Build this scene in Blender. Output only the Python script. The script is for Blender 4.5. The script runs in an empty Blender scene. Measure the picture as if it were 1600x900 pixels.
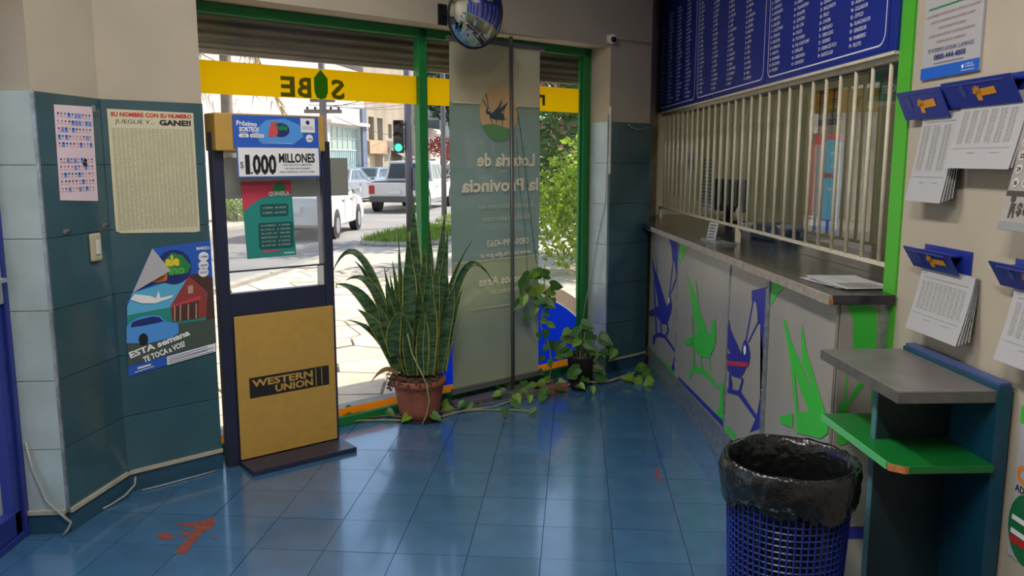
import bpy, bmesh, math, random
from mathutils import Vector, Matrix

# ---------------------------------------------------------------- camera, world, sun, exposure
SC = bpy.context.scene
COL = SC.collection
R = math.radians
PI = math.pi

cam_data = bpy.data.cameras.new('camera')
cam = bpy.data.objects.new('camera', cam_data)
COL.objects.link(cam)
cam_data.sensor_width = 36.0
cam_data.lens = 1290.0 / 1600.0 * 36.0
cam_data.clip_start = 0.05
cam_data.clip_end = 400
cam.location = (0, 0, 1.6)
cam.rotation_euler = (R(90) - math.atan(200 / 1290.0), 0, R(-2.19))
SC.camera = cam

SC.view_settings.view_transform = 'Standard'
SC.view_settings.look = 'None'
SC.view_settings.gamma = 1.0
SC.view_settings.use_curve_mapping = False
SC.view_settings.exposure = 0.55

world = bpy.data.worlds.new('sky')
SC.world = world
world.use_nodes = True
wn = world.node_tree
wn.nodes.clear()
sky = wn.nodes.new('ShaderNodeTexSky')
sky.sky_type = 'NISHITA'
sky.sun_disc = False
sky.sun_elevation = R(46)
sky.sun_rotation = R(52)
sky.air_density = 1.0
sky.dust_density = 1.6
wbg = wn.nodes.new('ShaderNodeBackground')
wbg.inputs['Strength'].default_value = 0.20
wout = wn.nodes.new('ShaderNodeOutputWorld')
wn.links.new(sky.outputs[0], wbg.inputs['Color'])
wn.links.new(wbg.outputs[0], wout.inputs['Surface'])

sun_data = bpy.data.lights.new('sun', 'SUN')
sun_data.energy = 4.2
sun_data.angle = R(0.6)
sun_data.color = (1.0, 0.93, 0.82)
sun = bpy.data.objects.new('sun', sun_data)
COL.objects.link(sun)
sun.location = (20, 10, 30)
sun.rotation_euler = Vector((0.66, 0.52, 0.88)).to_track_quat('Z', 'Y').to_euler()

FILL_W = 44.0          # added, unseen ceiling tubes that brighten the shop
OFFICE_FILL_W = 13.0  # power of the added, unseen tubes over the office

# ---------------------------------------------------------------- materials
def lin(c):
    c = c / 255.0
    return c / 12.92 if c <= 0.04045 else ((c + 0.055) / 1.055) ** 2.4

def rgb(r, g, b):
    return (lin(r), lin(g), lin(b), 1.0)

MATS = {}

def mat(name, color, rough=0.6, metal=0.0, var=0.0, scale=8.0, bump=0.0, bscale=60.0, spec=0.5,
        rand=0.0, stretch=None, trans=0.0, coat=0.0, detail=4.0, color2=None):
    if name in MATS:
        return MATS[name]
    m = bpy.data.materials.new(name)
    m.use_nodes = True
    nt = m.node_tree
    nt.nodes.clear()
    out = nt.nodes.new('ShaderNodeOutputMaterial')
    b = nt.nodes.new('ShaderNodeBsdfPrincipled')
    b.inputs['Base Color'].default_value = color
    b.inputs['Roughness'].default_value = rough
    b.inputs['Metallic'].default_value = metal
    b.inputs['Specular IOR Level'].default_value = spec
    if coat:
        b.inputs['Coat Weight'].default_value = coat
        b.inputs['Coat Roughness'].default_value = 0.1
    nt.links.new(b.outputs[0], out.inputs[0])
    tc = nt.nodes.new('ShaderNodeTexCoord')
    co = tc.outputs['Object']
    if stretch:
        mp = nt.nodes.new('ShaderNodeMapping')
        mp.inputs['Scale'].default_value = stretch
        nt.links.new(co, mp.inputs['Vector'])
        co = mp.outputs[0]
    if var or rand or color2:
        mix = nt.nodes.new('ShaderNodeMix')
        mix.data_type = 'RGBA'
        mix.inputs[6].default_value = tuple(c * (1 - var) for c in color[:3]) + (1,)
        mix.inputs[7].default_value = color2 if color2 else tuple(min(1, c * (1 + var)) for c in color[:3]) + (1,)
        nz = nt.nodes.new('ShaderNodeTexNoise')
        nz.inputs['Scale'].default_value = scale
        nz.inputs['Detail'].default_value = detail
        nt.links.new(co, nz.inputs['Vector'])
        rp = nt.nodes.new('ShaderNodeMapRange')
        rp.inputs[1].default_value = 0.35
        rp.inputs[2].default_value = 0.65
        nt.links.new(nz.outputs['Fac'], rp.inputs[0])
        nt.links.new(rp.outputs[0], mix.inputs[0])
        src = mix.outputs[2]
        if rand:
            oi = nt.nodes.new('ShaderNodeObjectInfo')
            mr = nt.nodes.new('ShaderNodeMapRange')
            mr.inputs[3].default_value = 1 - rand
            mr.inputs[4].default_value = 1 + rand
            nt.links.new(oi.outputs['Random'], mr.inputs[0])
            hsv = nt.nodes.new('ShaderNodeHueSaturation')
            nt.links.new(mr.outputs[0], hsv.inputs['Value'])
            nt.links.new(src, hsv.inputs['Color'])
            src = hsv.outputs[0]
        nt.links.new(src, b.inputs['Base Color'])
    if bump:
        nb = nt.nodes.new('ShaderNodeTexNoise')
        nb.inputs['Scale'].default_value = bscale
        nb.inputs['Detail'].default_value = 3
        nt.links.new(co, nb.inputs['Vector'])
        bp = nt.nodes.new('ShaderNodeBump')
        bp.inputs['Strength'].default_value = bump
        bp.inputs['Distance'].default_value = 0.01
        nt.links.new(nb.outputs['Fac'], bp.inputs['Height'])
        nt.links.new(bp.outputs[0], b.inputs['Normal'])
    if trans:
        tr = nt.nodes.new('ShaderNodeBsdfTranslucent')
        tr.inputs['Color'].default_value = color
        if var or rand or color2:
            nt.links.new(src, tr.inputs['Color'])
        ms = nt.nodes.new('ShaderNodeMixShader')
        ms.inputs[0].default_value = trans
        nt.links.new(b.outputs[0], ms.inputs[1])
        nt.links.new(tr.outputs[0], ms.inputs[2])
        nt.links.new(ms.outputs[0], out.inputs[0])
    MATS[name] = m
    return m

def glass(name, tint=(0.95, 0.97, 0.96, 1), gloss=0.06, ior=1.45, rough=0.0, haze=0.0):
    """thin sheet of glass: clear, with Fresnel reflection"""
    if name in MATS:
        return MATS[name]
    m = bpy.data.materials.new(name)
    m.use_nodes = True
    nt = m.node_tree
    nt.nodes.clear()
    out = nt.nodes.new('ShaderNodeOutputMaterial')
    t = nt.nodes.new('ShaderNodeBsdfTransparent')
    t.inputs[0].default_value = tint
    g = nt.nodes.new('ShaderNodeBsdfGlossy')
    g.inputs['Roughness'].default_value = rough
    g.inputs['Color'].default_value = (1, 1, 1, 1)
    # Schlick reflectance, the same from either side of the sheet
    r0 = ((ior - 1) / (ior + 1)) ** 2
    ge = nt.nodes.new('ShaderNodeNewGeometry')
    dp = nt.nodes.new('ShaderNodeVectorMath')
    dp.operation = 'DOT_PRODUCT'
    nt.links.new(ge.outputs['Incoming'], dp.inputs[0])
    nt.links.new(ge.outputs['Normal'], dp.inputs[1])

    def mth(op, a, c=None):
        q = nt.nodes.new('ShaderNodeMath')
        q.operation = op
        for k, v in enumerate((a, c)):
            if v is None:
                continue
            if isinstance(v, (int, float)):
                q.inputs[k].default_value = v
            else:
                nt.links.new(v, q.inputs[k])
        return q.outputs[0]
    f5 = mth('POWER', mth('SUBTRACT', 1.0, mth('ABSOLUTE', dp.outputs['Value'])), 5.0)
    fac = mth('ADD', mth('MULTIPLY', f5, 1 - r0), r0)
    ms = nt.nodes.new('ShaderNodeMixShader')
    nt.links.new(fac, ms.inputs[0])
    nt.links.new(t.outputs[0], ms.inputs[1])
    nt.links.new(g.outputs[0], ms.inputs[2])
    last = ms.outputs[0]
    if haze:
        d = nt.nodes.new('ShaderNodeBsdfDiffuse')
        d.inputs[0].default_value = (0.75, 0.76, 0.75, 1)
        m2 = nt.nodes.new('ShaderNodeMixShader')
        m2.inputs[0].default_value = haze
        nt.links.new(last, m2.inputs[1])
        nt.links.new(d.outputs[0], m2.inputs[2])
        last = m2.outputs[0]
    nt.links.new(last, out.inputs[0])
    MATS[name] = m
    return m

def film(name, color, trans=0.5, clear=0.0):
    """coloured adhesive film or cloth that lets coloured light through"""
    if name in MATS:
        return MATS[name]
    m = bpy.data.materials.new(name)
    m.use_nodes = True
    nt = m.node_tree
    nt.nodes.clear()
    out = nt.nodes.new('ShaderNodeOutputMaterial')
    d = nt.nodes.new('ShaderNodeBsdfDiffuse')
    d.inputs[0].default_value = color
    t = nt.nodes.new('ShaderNodeBsdfTranslucent')
    t.inputs[0].default_value = color
    ms = nt.nodes.new('ShaderNodeMixShader')
    ms.inputs[0].default_value = trans
    nt.links.new(d.outputs[0], ms.inputs[1])
    nt.links.new(t.outputs[0], ms.inputs[2])
    last = ms.outputs[0]
    if clear:
        tp = nt.nodes.new('ShaderNodeBsdfTransparent')
        tp.inputs[0].default_value = color
        m2 = nt.nodes.new('ShaderNodeMixShader')
        m2.inputs[0].default_value = clear
        nt.links.new(last, m2.inputs[1])
        nt.links.new(tp.outputs[0], m2.inputs[2])
        last = m2.outputs[0]
    nt.links.new(last, out.inputs[0])
    MATS[name] = m
    return m

def emit(name, color, strength):
    if name in MATS:
        return MATS[name]
    m = bpy.data.materials.new(name)
    m.use_nodes = True
    nt = m.node_tree
    nt.nodes.clear()
    out = nt.nodes.new('ShaderNodeOutputMaterial')
    e = nt.nodes.new('ShaderNodeEmission')
    e.inputs[0].default_value = color
    e.inputs[1].default_value = strength
    nt.links.new(e.outputs[0], out.inputs[0])
    MATS[name] = m
    return m

CREAM = mat('cream_paint', rgb(178, 167, 149), 0.7, var=0.05, scale=3, bump=0.06, bscale=40)
TEAL = mat('teal_wall_tile', rgb(56, 88, 98), 0.16, var=0.07, scale=6, rand=0.05, spec=0.8)
PALETILE = mat('pale_wall_tile', rgb(170, 184, 182), 0.2, var=0.08, scale=6, rand=0.04, spec=0.7)
GROUT = mat('grout', rgb(92, 110, 112), 0.9, var=0.1, scale=30)
FLOORGROUT = mat('floor_grout', rgb(30, 48, 62), 0.9, var=0.2, scale=30)
FLOORTILE = mat('floor_tile', rgb(60, 102, 138), 0.27, var=0.10, scale=5, rand=0.07, bump=0.03, bscale=18, spec=1.0, coat=0.8)
SKIRT = mat('skirting_tile', rgb(44, 78, 100), 0.3, var=0.1, scale=5)
TRUNK = mat('cable_trunking', rgb(176, 172, 152), 0.55, var=0.15, scale=12)
CABLE = mat('grey_cable', rgb(150, 150, 144), 0.5)
CABLE_D = mat('dark_cable', rgb(40, 42, 44), 0.5)
CEIL = mat('ceiling_paint', rgb(215, 210, 200), 0.8)
FRAMEGREEN = mat('green_frame_paint', rgb(30, 122, 58), 0.35, var=0.06, scale=10)
STRIPEGREEN = mat('bright_green_paint', rgb(72, 172, 40), 0.45, var=0.04, scale=10)
DOORBLUE = mat('blue_door_paint', rgb(38, 52, 130), 0.35, var=0.08, scale=8)
SHUTTER = mat('shutter_slat', rgb(126, 120, 108), 0.45, 0.3, var=0.12, scale=10, stretch=(0.3, 3, 3))
GLASS = glass('window_glass', (0.97, 0.98, 0.97, 1), ior=1.45)
ACRYL = glass('acrylic_sheet', (0.97, 0.97, 0.97, 1), ior=1.4, haze=0.10)
OFFGLASS = glass('teller_glass', (0.90, 0.93, 0.89, 1), ior=1.9)
YELFILM = film('yellow_film', rgb(246, 196, 10), 0.62)
DRKFILM = film('olive_letter_film', rgb(92, 92, 22), 0.35)
GRNFILM = film('green_letter_film', rgb(50, 120, 24), 0.45)
BLUFILM = film('blue_film', rgb(20, 62, 224), 0.6)
ORGFILM = film('orange_film', rgb(250, 140, 20), 0.6)
BEIGEFILM = film('beige_film', rgb(214, 190, 160), 0.45)
WHTFILM = film('white_film', rgb(235, 235, 235), 0.4)
GREYSHEET = film('grey_sheet', rgb(168, 170, 160), 0.25)
NAVY = mat('navy_laminate', rgb(40, 44, 66), 0.35, var=0.06, scale=14)
WUYELLOW = mat('stand_yellow', rgb(188, 148, 70), 0.5, var=0.04, scale=20, bump=0.05, bscale=120)
WUBLACK = mat('logo_black', rgb(34, 32, 30), 0.5)
BLACK = mat('print_black', rgb(24, 24, 26), 0.6)
DARKTXT = mat('print_grey', rgb(92, 92, 90), 0.7)
FADETXT = mat('print_pale', rgb(150, 150, 142), 0.7)
PAPER = mat('white_paper', rgb(182, 181, 184), 0.7, trans=0.12)
PAPERSH = mat('paper_edges', rgb(150, 150, 148), 0.8, var=0.3, scale=60, stretch=(1, 1, 8))
CREAMPAPER = mat('cream_paper', rgb(206, 200, 168), 0.75, var=0.03, scale=10)
PINKPAPER = mat('pink_paper', rgb(222, 200, 208), 0.75, var=0.03, scale=10)
RED = mat('print_red', rgb(190, 36, 44), 0.6)
PBLUE = mat('print_blue', rgb(40, 92, 190), 0.55)
PLBLUE = mat('print_light_blue', rgb(80, 150, 225), 0.55)
PNAVY = mat('print_navy', rgb(30, 44, 110), 0.55)
PWHITE = mat('print_white', rgb(236, 236, 236), 0.55)
PGREEN = mat('print_green', rgb(40, 130, 70), 0.55)
PTEAL = mat('print_teal', rgb(40, 140, 130), 0.5)
PTEALD = mat('print_dark_teal', rgb(26, 88, 86), 0.5)
PPINK = mat('print_rose', rgb(206, 66, 88), 0.5)
PYEL = mat('print_yellow', rgb(236, 204, 50), 0.55)
PORANGE = mat('print_orange', rgb(226, 130, 50), 0.55)
PSKY = mat('print_sky', rgb(92, 176, 214), 0.55)
PBROWN = mat('print_brown', rgb(78, 50, 42), 0.6)
PGREY = mat('print_mid_grey', rgb(140, 142, 144), 0.6)
BOARD = mat('board_blue', rgb(24, 44, 140), 0.22, var=0.05, scale=3)
BOARDTXT = mat('board_white', rgb(214, 218, 230), 0.4)
ALU = mat('brushed_sheet', rgb(168, 162, 152), 0.36, 0.15, var=0.05, scale=6, stretch=(1, 1, 0.1))
GALV = mat('galvanised_steel', rgb(158, 164, 168), 0.4, 0.7, var=0.25, scale=26)
PRBLUE = mat('panel_print_blue', rgb(44, 48, 150), 0.4)
PRGREEN = mat('panel_print_green', rgb(60, 190, 62), 0.45)
PRRED = mat('panel_print_red', rgb(190, 50, 80), 0.4)
TOPBLACK = mat('black_laminate_top', rgb(52, 52, 54), 0.16, var=0.1, scale=20)
TOPEDGE = mat('worktop_edge', rgb(150, 140, 128), 0.5, var=0.2, scale=30)
BARPAINT = mat('cream_bar_paint', rgb(206, 198, 176), 0.45, var=0.08, scale=30)
SLATE = mat('grey_stone_top', rgb(108, 104, 102), 0.3, var=0.1, scale=14)
SLATEEDGE = mat('grey_top_edge', rgb(92, 90, 88), 0.5, var=0.15, scale=20)
UNITTEAL = mat('unit_teal', rgb(14, 66, 88), 0.4, var=0.08, scale=8)
UNITDARK = mat('unit_dark_teal', rgb(16, 38, 46), 0.45, var=0.08, scale=8)
SHELFGREEN = mat('unit_green', rgb(16, 104, 42), 0.35, var=0.06, scale=8)
CHIP = mat('bare_chipboard', rgb(176, 112, 62), 0.8, var=0.2, scale=60)
BAG = mat('bin_bag_plastic', rgb(20, 22, 22), 0.26, spec=0.6, bump=1.0, bscale=26)
BINBLUE = mat('bin_blue_plastic', rgb(28, 46, 130), 0.35)
TERRA = mat('terracotta', rgb(150, 84, 62), 0.75, var=0.12, scale=14, bump=0.1, bscale=60)
SOIL = mat('potting_soil', rgb(96, 70, 54), 0.95, var=0.35, scale=60, bump=0.8, bscale=80)
DRY = mat('dry_leaf', rgb(150, 116, 78), 0.85, var=0.25, scale=20, trans=0.2)
STEM = mat('vine_stem', rgb(150, 152, 96), 0.7, var=0.2, scale=20)
LEAFG = mat('vine_leaf', rgb(70, 118, 50), 0.4, var=0.25, scale=18, rand=0.25, trans=0.3)
LEAFY = mat('vine_leaf_variegated', rgb(120, 158, 50), 0.4, var=0.35, scale=26, rand=0.25, trans=0.3)
POTDARK = mat('dark_plastic_pot', rgb(46, 40, 38), 0.5)
BRICK = mat('red_brick', rgb(140, 84, 70), 0.9, var=0.15, scale=30)
STONEGREY = mat('grey_block', rgb(96, 92, 86), 0.9, var=0.15, scale=30)
BLACKPL = mat('black_plastic', rgb(26, 26, 28), 0.35)
WHITEPL = mat('white_plastic', rgb(214, 210, 200), 0.4)
BEIGEPL = mat('aged_plastic', rgb(186, 176, 150), 0.5)
CHROME = mat('chrome', rgb(214, 214, 216), 0.2, 1.0)
MIRROR = mat('convex_mirror', rgb(226, 230, 232), 0.02, 1.0)
POLEGREY = mat('grey_pole_paint', rgb(112, 112, 112), 0.4, 0.4)
HOLDER = mat('blue_holder', rgb(30, 48, 140), 0.35)
GOLD = mat('holder_gold', rgb(222, 150, 30), 0.45)
LENS = mat('dark_lens', rgb(14, 14, 16), 0.08)
OLIVE = mat('office_paint', rgb(186, 178, 146), 0.7, var=0.04, scale=3)
CLEARTAPE = glass('clear_tape', (0.9, 0.92, 0.9, 1), ior=1.5, haze=0.25)

def banner_mat():
    m = bpy.data.materials.new('banner_cloth')
    m.use_nodes = True
    nt = m.node_tree
    nt.nodes.clear()
    out = nt.nodes.new('ShaderNodeOutputMaterial')
    tc = nt.nodes.new('ShaderNodeTexCoord')
    sep = nt.nodes.new('ShaderNodeSeparateXYZ')
    nt.links.new(tc.outputs['Object'], sep.inputs[0])
    ramp = nt.nodes.new('ShaderNodeValToRGB')
    ramp.color_ramp.interpolation = 'CONSTANT'
    el = ramp.color_ramp.elements
    el[0].position = 0.0
    el[0].color = rgb(166, 176, 138)
    el[1].position = 0.945 / 2.4
    el[1].color = rgb(132, 154, 146)
    e = el.new(1.955 / 2.4)
    e.color = rgb(186, 184, 160)
    mr = nt.nodes.new('ShaderNodeMath')
    mr.operation = 'DIVIDE'
    mr.inputs[1].default_value = 2.4
    nt.links.new(sep.outputs['Z'], mr.inputs[0])
    nt.links.new(mr.outputs[0], ramp.inputs[0])
    d = nt.nodes.new('ShaderNodeBsdfDiffuse')
    t = nt.nodes.new('ShaderNodeBsdfTranslucent')
    nt.links.new(ramp.outputs[0], d.inputs[0])
    nt.links.new(ramp.outputs[0], t.inputs[0])
    ms = nt.nodes.new('ShaderNodeMixShader')
    ms.inputs[0].default_value = 0.2
    nt.links.new(d.outputs[0], ms.inputs[1])
    nt.links.new(t.outputs[0], ms.inputs[2])
    tp = nt.nodes.new('ShaderNodeBsdfTransparent')
    tp.inputs[0].default_value = (0.8, 0.86, 0.8, 1)
    m2 = nt.nodes.new('ShaderNodeMixShader')
    m2.inputs[0].default_value = 0.02
    nt.links.new(ms.outputs[0], m2.inputs[1])
    nt.links.new(tp.outputs[0], m2.inputs[2])
    nt.links.new(m2.outputs[0], out.inputs[0])
    return m

def snake_leaf_mat():
    m = mat('snake_leaf', rgb(40, 72, 46), 0.4, var=0.3, scale=14, stretch=(1.0, 1.0, 4.0), color2=rgb(78, 112, 72), trans=0.12)
    return m
snake_leaf_mat()
SNAKEEDGE = mat('snake_leaf_margin', rgb(180, 174, 78), 0.4, var=0.1, scale=20, trans=0.2)

# ---------------------------------------------------------------- mesh building
TEXTCACHE = {}

def text_geo(body, bold=0.0, shear=0.0, spacing=1.0, align='LEFT', line=1.0):
    key = (body, bold, shear, spacing, align, line)
    if key in TEXTCACHE:
        return TEXTCACHE[key]
    cu = bpy.data.curves.new('lettering_curve', 'FONT')
    cu.body = body
    cu.size = 1.0
    cu.offset = bold
    cu.shear = shear
    cu.space_character = spacing
    cu.space_line = line
    cu.align_x = align
    cu.resolution_u = 2
    cu.fill_mode = 'FRONT'
    ob = bpy.data.objects.new('lettering_temp', cu)
    COL.objects.link(ob)
    dg = bpy.context.evaluated_depsgraph_get()
    me = bpy.data.meshes.new_from_object(ob.evaluated_get(dg))
    vs = [(v.co.x, v.co.y) for v in me.vertices]
    fs = [tuple(p.vertices) for p in me.polygons]
    bpy.data.objects.remove(ob)
    bpy.data.curves.remove(cu)
    bpy.data.meshes.remove(me)
    TEXTCACHE[key] = (vs, fs)
    return vs, fs

class MB:
    def __init__(self):
        self.v, self.f, self.m, self.mi = [], [], [], 0
        self.g = []

    def add(self, vs, fs):
        o = len(self.v)
        self.g.append((o, len(self.f)))
        self.v += [tuple(p) for p in vs]
        self.f += [tuple(i + o for i in f) for f in fs]
        self.m += [self.mi] * len(fs)
        return self

    def box(self, x0, y0, z0, x1, y1, z1):
        x0, x1 = min(x0, x1), max(x0, x1)
        y0, y1 = min(y0, y1), max(y0, y1)
        z0, z1 = min(z0, z1), max(z0, z1)
        return self.add([(x0, y0, z0), (x1, y0, z0), (x1, y1, z0), (x0, y1, z0),
                         (x0, y0, z1), (x1, y0, z1), (x1, y1, z1), (x0, y1, z1)],
                        [(0, 3, 2, 1), (4, 5, 6, 7), (0, 1, 5, 4), (1, 2, 6, 5), (2, 3, 7, 6), (3, 0, 4, 7)])

    def poly(self, pts):
        return self.add(pts, [tuple(range(len(pts)))])

    def flat(self, pts, y=0.0):
        """flat print in the local xz plane, facing -y"""
        a = sum(pts[i][0] * pts[(i + 1) % len(pts)][1] - pts[(i + 1) % len(pts)][0] * pts[i][1] for i in range(len(pts)))
        if a < 0:
            pts = pts[::-1]
        return self.poly([(p[0], y, p[1]) for p in pts])

    def rect(self, x0, z0, x1, z1, y=0.0):
        return self.flat([(x0, z0), (x1, z0), (x1, z1), (x0, z1)], y)

    def rrect(self, x0, z0, x1, z1, r, y=0.0, n=4):
        pts = []
        for cx, cz, a0 in ((x1 - r, z1 - r, 0), (x0 + r, z1 - r, 90), (x0 + r, z0 + r, 180), (x1 - r, z0 + r, 270)):
            for k in range(n + 1):
                a = R(a0 + 90 * k / n)
                pts.append((cx + r * math.cos(a), cz + r * math.sin(a)))
        return self.flat(pts, y)

    def frame_line(self, x0, z0, x1, z1, r, w, y=0.0, n=5):
        def ring(i):
            pts = []
            for cx, cz, a0 in ((x1 - r, z1 - r, 0), (x0 + r, z1 - r, 90), (x0 + r, z0 + r, 180), (x1 - r, z0 + r, 270)):
                for k in range(n + 1):
                    a = R(a0 + 90 * k / n)
                    pts.append((cx + (r - i) * math.cos(a), y, cz + (r - i) * math.sin(a)))
            return pts
        a, b = ring(0), ring(w)
        k = len(a)
        return self.add(a + b, [(i, (i + 1) % k, (i + 1) % k + k, i + k) for i in range(k)])

    def disc(self, cx, cz, rx, rz=None, y=0.0, n=24, a0=0, a1=360):
        rz = rz or rx
        return self.flat([(cx + rx * math.cos(R(a0 + (a1 - a0) * k / n)), cz + rz * math.sin(R(a0 + (a1 - a0) * k / n)))
                          for k in range(n if a1 - a0 >= 360 else n + 1)], y)

    def stroke(self, pts, w, y=0.0):
        for (ax, az), (bx, bz) in zip(pts, pts[1:]):
            dx, dz = bx - ax, bz - az
            l = math.hypot(dx, dz) or 1
            nx, nz = -dz / l * w / 2, dx / l * w / 2
            self.flat([(ax + nx, az + nz), (bx + nx, bz + nz), (bx - nx, bz - nz), (ax - nx, az - nz)], y)
        return self

    def prism(self, pts, y0, y1):
        """polygon in xz pushed from y0 to y1"""
        a = sum(pts[i][0] * pts[(i + 1) % len(pts)][1] - pts[(i + 1) % len(pts)][0] * pts[i][1] for i in range(len(pts)))
        if a < 0:
            pts = pts[::-1]
        n = len(pts)
        vs = [(p[0], y0, p[1]) for p in pts] + [(p[0], y1, p[1]) for p in pts]
        fs = [tuple(range(n)), tuple(range(2 * n - 1, n - 1, -1))]
        fs += [(i, i + n, (i + 1) % n + n, (i + 1) % n) for i in range(n)]
        return self.add(vs, fs)

    def column(self, pts, z0, z1):
        """polygon in xy raised from z0 to z1"""
        a = sum(pts[i][0] * pts[(i + 1) % len(pts)][1] - pts[(i + 1) % len(pts)][0] * pts[i][1] for i in range(len(pts)))
        if a < 0:
            pts = pts[::-1]
        n = len(pts)
        vs = [(p[0], p[1], z0) for p in pts] + [(p[0], p[1], z1) for p in pts]
        fs = [tuple(range(n - 1, -1, -1)), tuple(range(n, 2 * n))]
        fs += [(i, (i + 1) % n, (i + 1) % n + n, i + n) for i in range(n)]
        return self.add(vs, fs)

    def tube(self, path, r, n=8, caps=True):
        path = [Vector(p) for p in path]
        rs = r if isinstance(r, (list, tuple)) else [r] * len(path)
        vs, fs = [], []
        up = None
        for i, p in enumerate(path):
            d = (path[min(i + 1, len(path) - 1)] - path[max(i - 1, 0)]).normalized()
            if up is None:
                up = Vector((0, 0, 1)) if abs(d.z) < 0.9 else Vector((1, 0, 0))
            s = d.cross(up).normalized()
            up = s.cross(d).normalized()
            for k in range(n):
                a = 2 * PI * k / n
                vs.append(p + (s * math.cos(a) + up * math.sin(a)) * rs[i])
        for i in range(len(path) - 1):
            for k in range(n):
                fs.append((i * n + k, i * n + (k + 1) % n, (i + 1) * n + (k + 1) % n, (i + 1) * n + k))
        if caps:
            fs.append(tuple(range(n - 1, -1, -1)))
            fs.append(tuple((len(path) - 1) * n + k for k in range(n)))
        return self.add(vs, fs)

    def lathe(self, prof, n=24, cx=0.0, cy=0.0, wob=None):
        vs, fs = [], []
        for i, (r, z) in enumerate(prof):
            for k in range(n):
                a = 2 * PI * k / n
                dr, dz = wob(i, a) if wob else (0, 0)
                vs.append((cx + (r + dr) * math.cos(a), cy + (r + dr) * math.sin(a), z + dz))
        for i in range(len(prof) - 1):
            for k in range(n):
                fs.append((i * n + k, i * n + (k + 1) % n, (i + 1) * n + (k + 1) % n, (i + 1) * n + k))
        return self.add(vs, fs)

    def ball(self, c, rx, ry, rz, n=12, m=8):
        vs, fs = [], []
        for i in range(m + 1):
            t = PI * i / m
            for k in range(n):
                a = 2 * PI * k / n
                vs.append((c[0] + rx * math.sin(t) * math.cos(a), c[1] + ry * math.sin(t) * math.sin(a), c[2] + rz * math.cos(t)))
        for i in range(m):
            for k in range(n):
                fs.append((i * n + k, (i + 1) * n + k, (i + 1) * n + (k + 1) % n, i * n + (k + 1) % n))
        return self.add(vs, fs)

    def sheet(self, fn, nu, nv):
        vs = [fn(i / nu, j / nv) for j in range(nv + 1) for i in range(nu + 1)]
        fs = [(j * (nu + 1) + i, j * (nu + 1) + i + 1, (j + 1) * (nu + 1) + i + 1, (j + 1) * (nu + 1) + i)
              for j in range(nv) for i in range(nu)]
        return self.add(vs, fs)

    def text(self, body, x, z, h, y=0.0, width=None, align='LEFT', bold=0.0, mirror=False, shear=0.0, spacing=1.0,
             line=1.0, rot=0.0):
        """lettering with capital height h, baseline of its first line at (x, z); width fits it across"""
        vs, fs = text_geo(body, bold, shear, spacing, 'LEFT', line)
        if not vs:
            return self
        k = h / 0.729
        xs = [p[0] for p in vs]
        x0, x1 = min(xs), max(xs)
        kx = width / (x1 - x0) if width else k
        sh = {'LEFT': 0, 'CENTER': 0.5, 'RIGHT': 1}[align] * (x1 - x0)
        c, s = math.cos(R(rot)), math.sin(R(rot))
        out = []
        for px, pz in vs:
            u, w = (px - x0 - sh) * kx, pz * k
            u, w = u * c - w * s, u * s + w * c
            out.append((x + (-u if mirror else u), y, z + w))
        return self.add(out, [f[::-1] for f in fs] if mirror else fs)

    def spin(self, mtx, start=0):
        for i in range(start, len(self.v)):
            self.v[i] = tuple(mtx @ Vector(self.v[i]))
        return self

def mesh(name, mb, mats, smooth=False):
    me = bpy.data.meshes.new(name)
    me.from_pydata(mb.v, [], mb.f)
    mats = mats if isinstance(mats, (list, tuple)) else [mats]
    for m in mats:
        me.materials.append(m)
    if len(mats) > 1:
        me.polygons.foreach_set('material_index', mb.m)
    if smooth:
        me.polygons.foreach_set('use_smooth', [True] * len(me.polygons))
    me.update()
    return me

def obj(name, mb, mats, parent=None, smooth=False, bevel=0.0, loc=None, rotz=0.0, seg=2):
    me = mb if isinstance(mb, bpy.types.Mesh) else mesh(name, mb, mats, smooth)
    o = bpy.data.objects.new(name, me)
    COL.objects.link(o)
    if parent:
        o.parent = parent
    if loc is not None:
        o.location = loc
    if rotz:
        o.rotation_euler = (0, 0, rotz)
    if bevel:
        b = o.modifiers.new('bevel', 'BEVEL')
        b.width = bevel
        b.segments = seg
        b.limit_method = 'ANGLE'
    return o

def obj_each(name, mb, mats, parent=None):
    """each drawn piece of the builder becomes an object of its own"""
    g = mb.g + [(len(mb.v), len(mb.f))]
    for (v0, f0), (v1, f1) in zip(g, g[1:]):
        m_ = MB()
        m_.add(mb.v[v0:v1], [tuple(i - v0 for i in f) for f in mb.f[f0:f1]])
        obj(name, m_, mats, parent)

def tag(o, label=None, cat=None, group=None, kind=None):
    if label:
        o['label'] = label
    if cat:
        o['category'] = cat
    if group:
        o['group'] = group
    if kind:
        o['kind'] = kind
    return o

def thing(name, label, cat, loc=(0, 0, 0), rotz=0.0, group=None):
    o = bpy.data.objects.new(name, None)
    o.empty_display_size = 0.1
    COL.objects.link(o)
    o.location = loc
    o.rotation_euler = (0, 0, rotz)
    return tag(o, label, cat, group)

def struct(name, mb, mats, label, cat, loc=None, rotz=0.0, **kw):
    o = obj(name, mb, mats, None, loc=loc, rotz=rotz, **kw)
    return tag(o, label, cat, kind='structure')

def copy_tree(o, parent=None):
    c = o.copy()
    COL.objects.link(c)
    c.parent = parent
    for ch in list(o.children):
        copy_tree(ch, c)
    return c

# frames of the slanted shop front: local x runs right along it, y points out to the street
DX, DY = 0.7804, 0.6252
WROT = math.atan2(DY, DX)
W0 = (-0.834, 4.918, 0.0)        # plane of the glazing
I0 = (-1.368, 4.211, 0.0)        # inner face of that wall
RW = -PI / 2                     # right-hand wall: local x = -Y, local y = X

def WP(x, y=0.0):
    return (W0[0] + DX * x - DY * y, W0[1] + DY * x + DX * y)

def IP(x, y=0.0):
    return (I0[0] + DX * x - DY * y, I0[1] + DY * x + DX * y)

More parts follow.
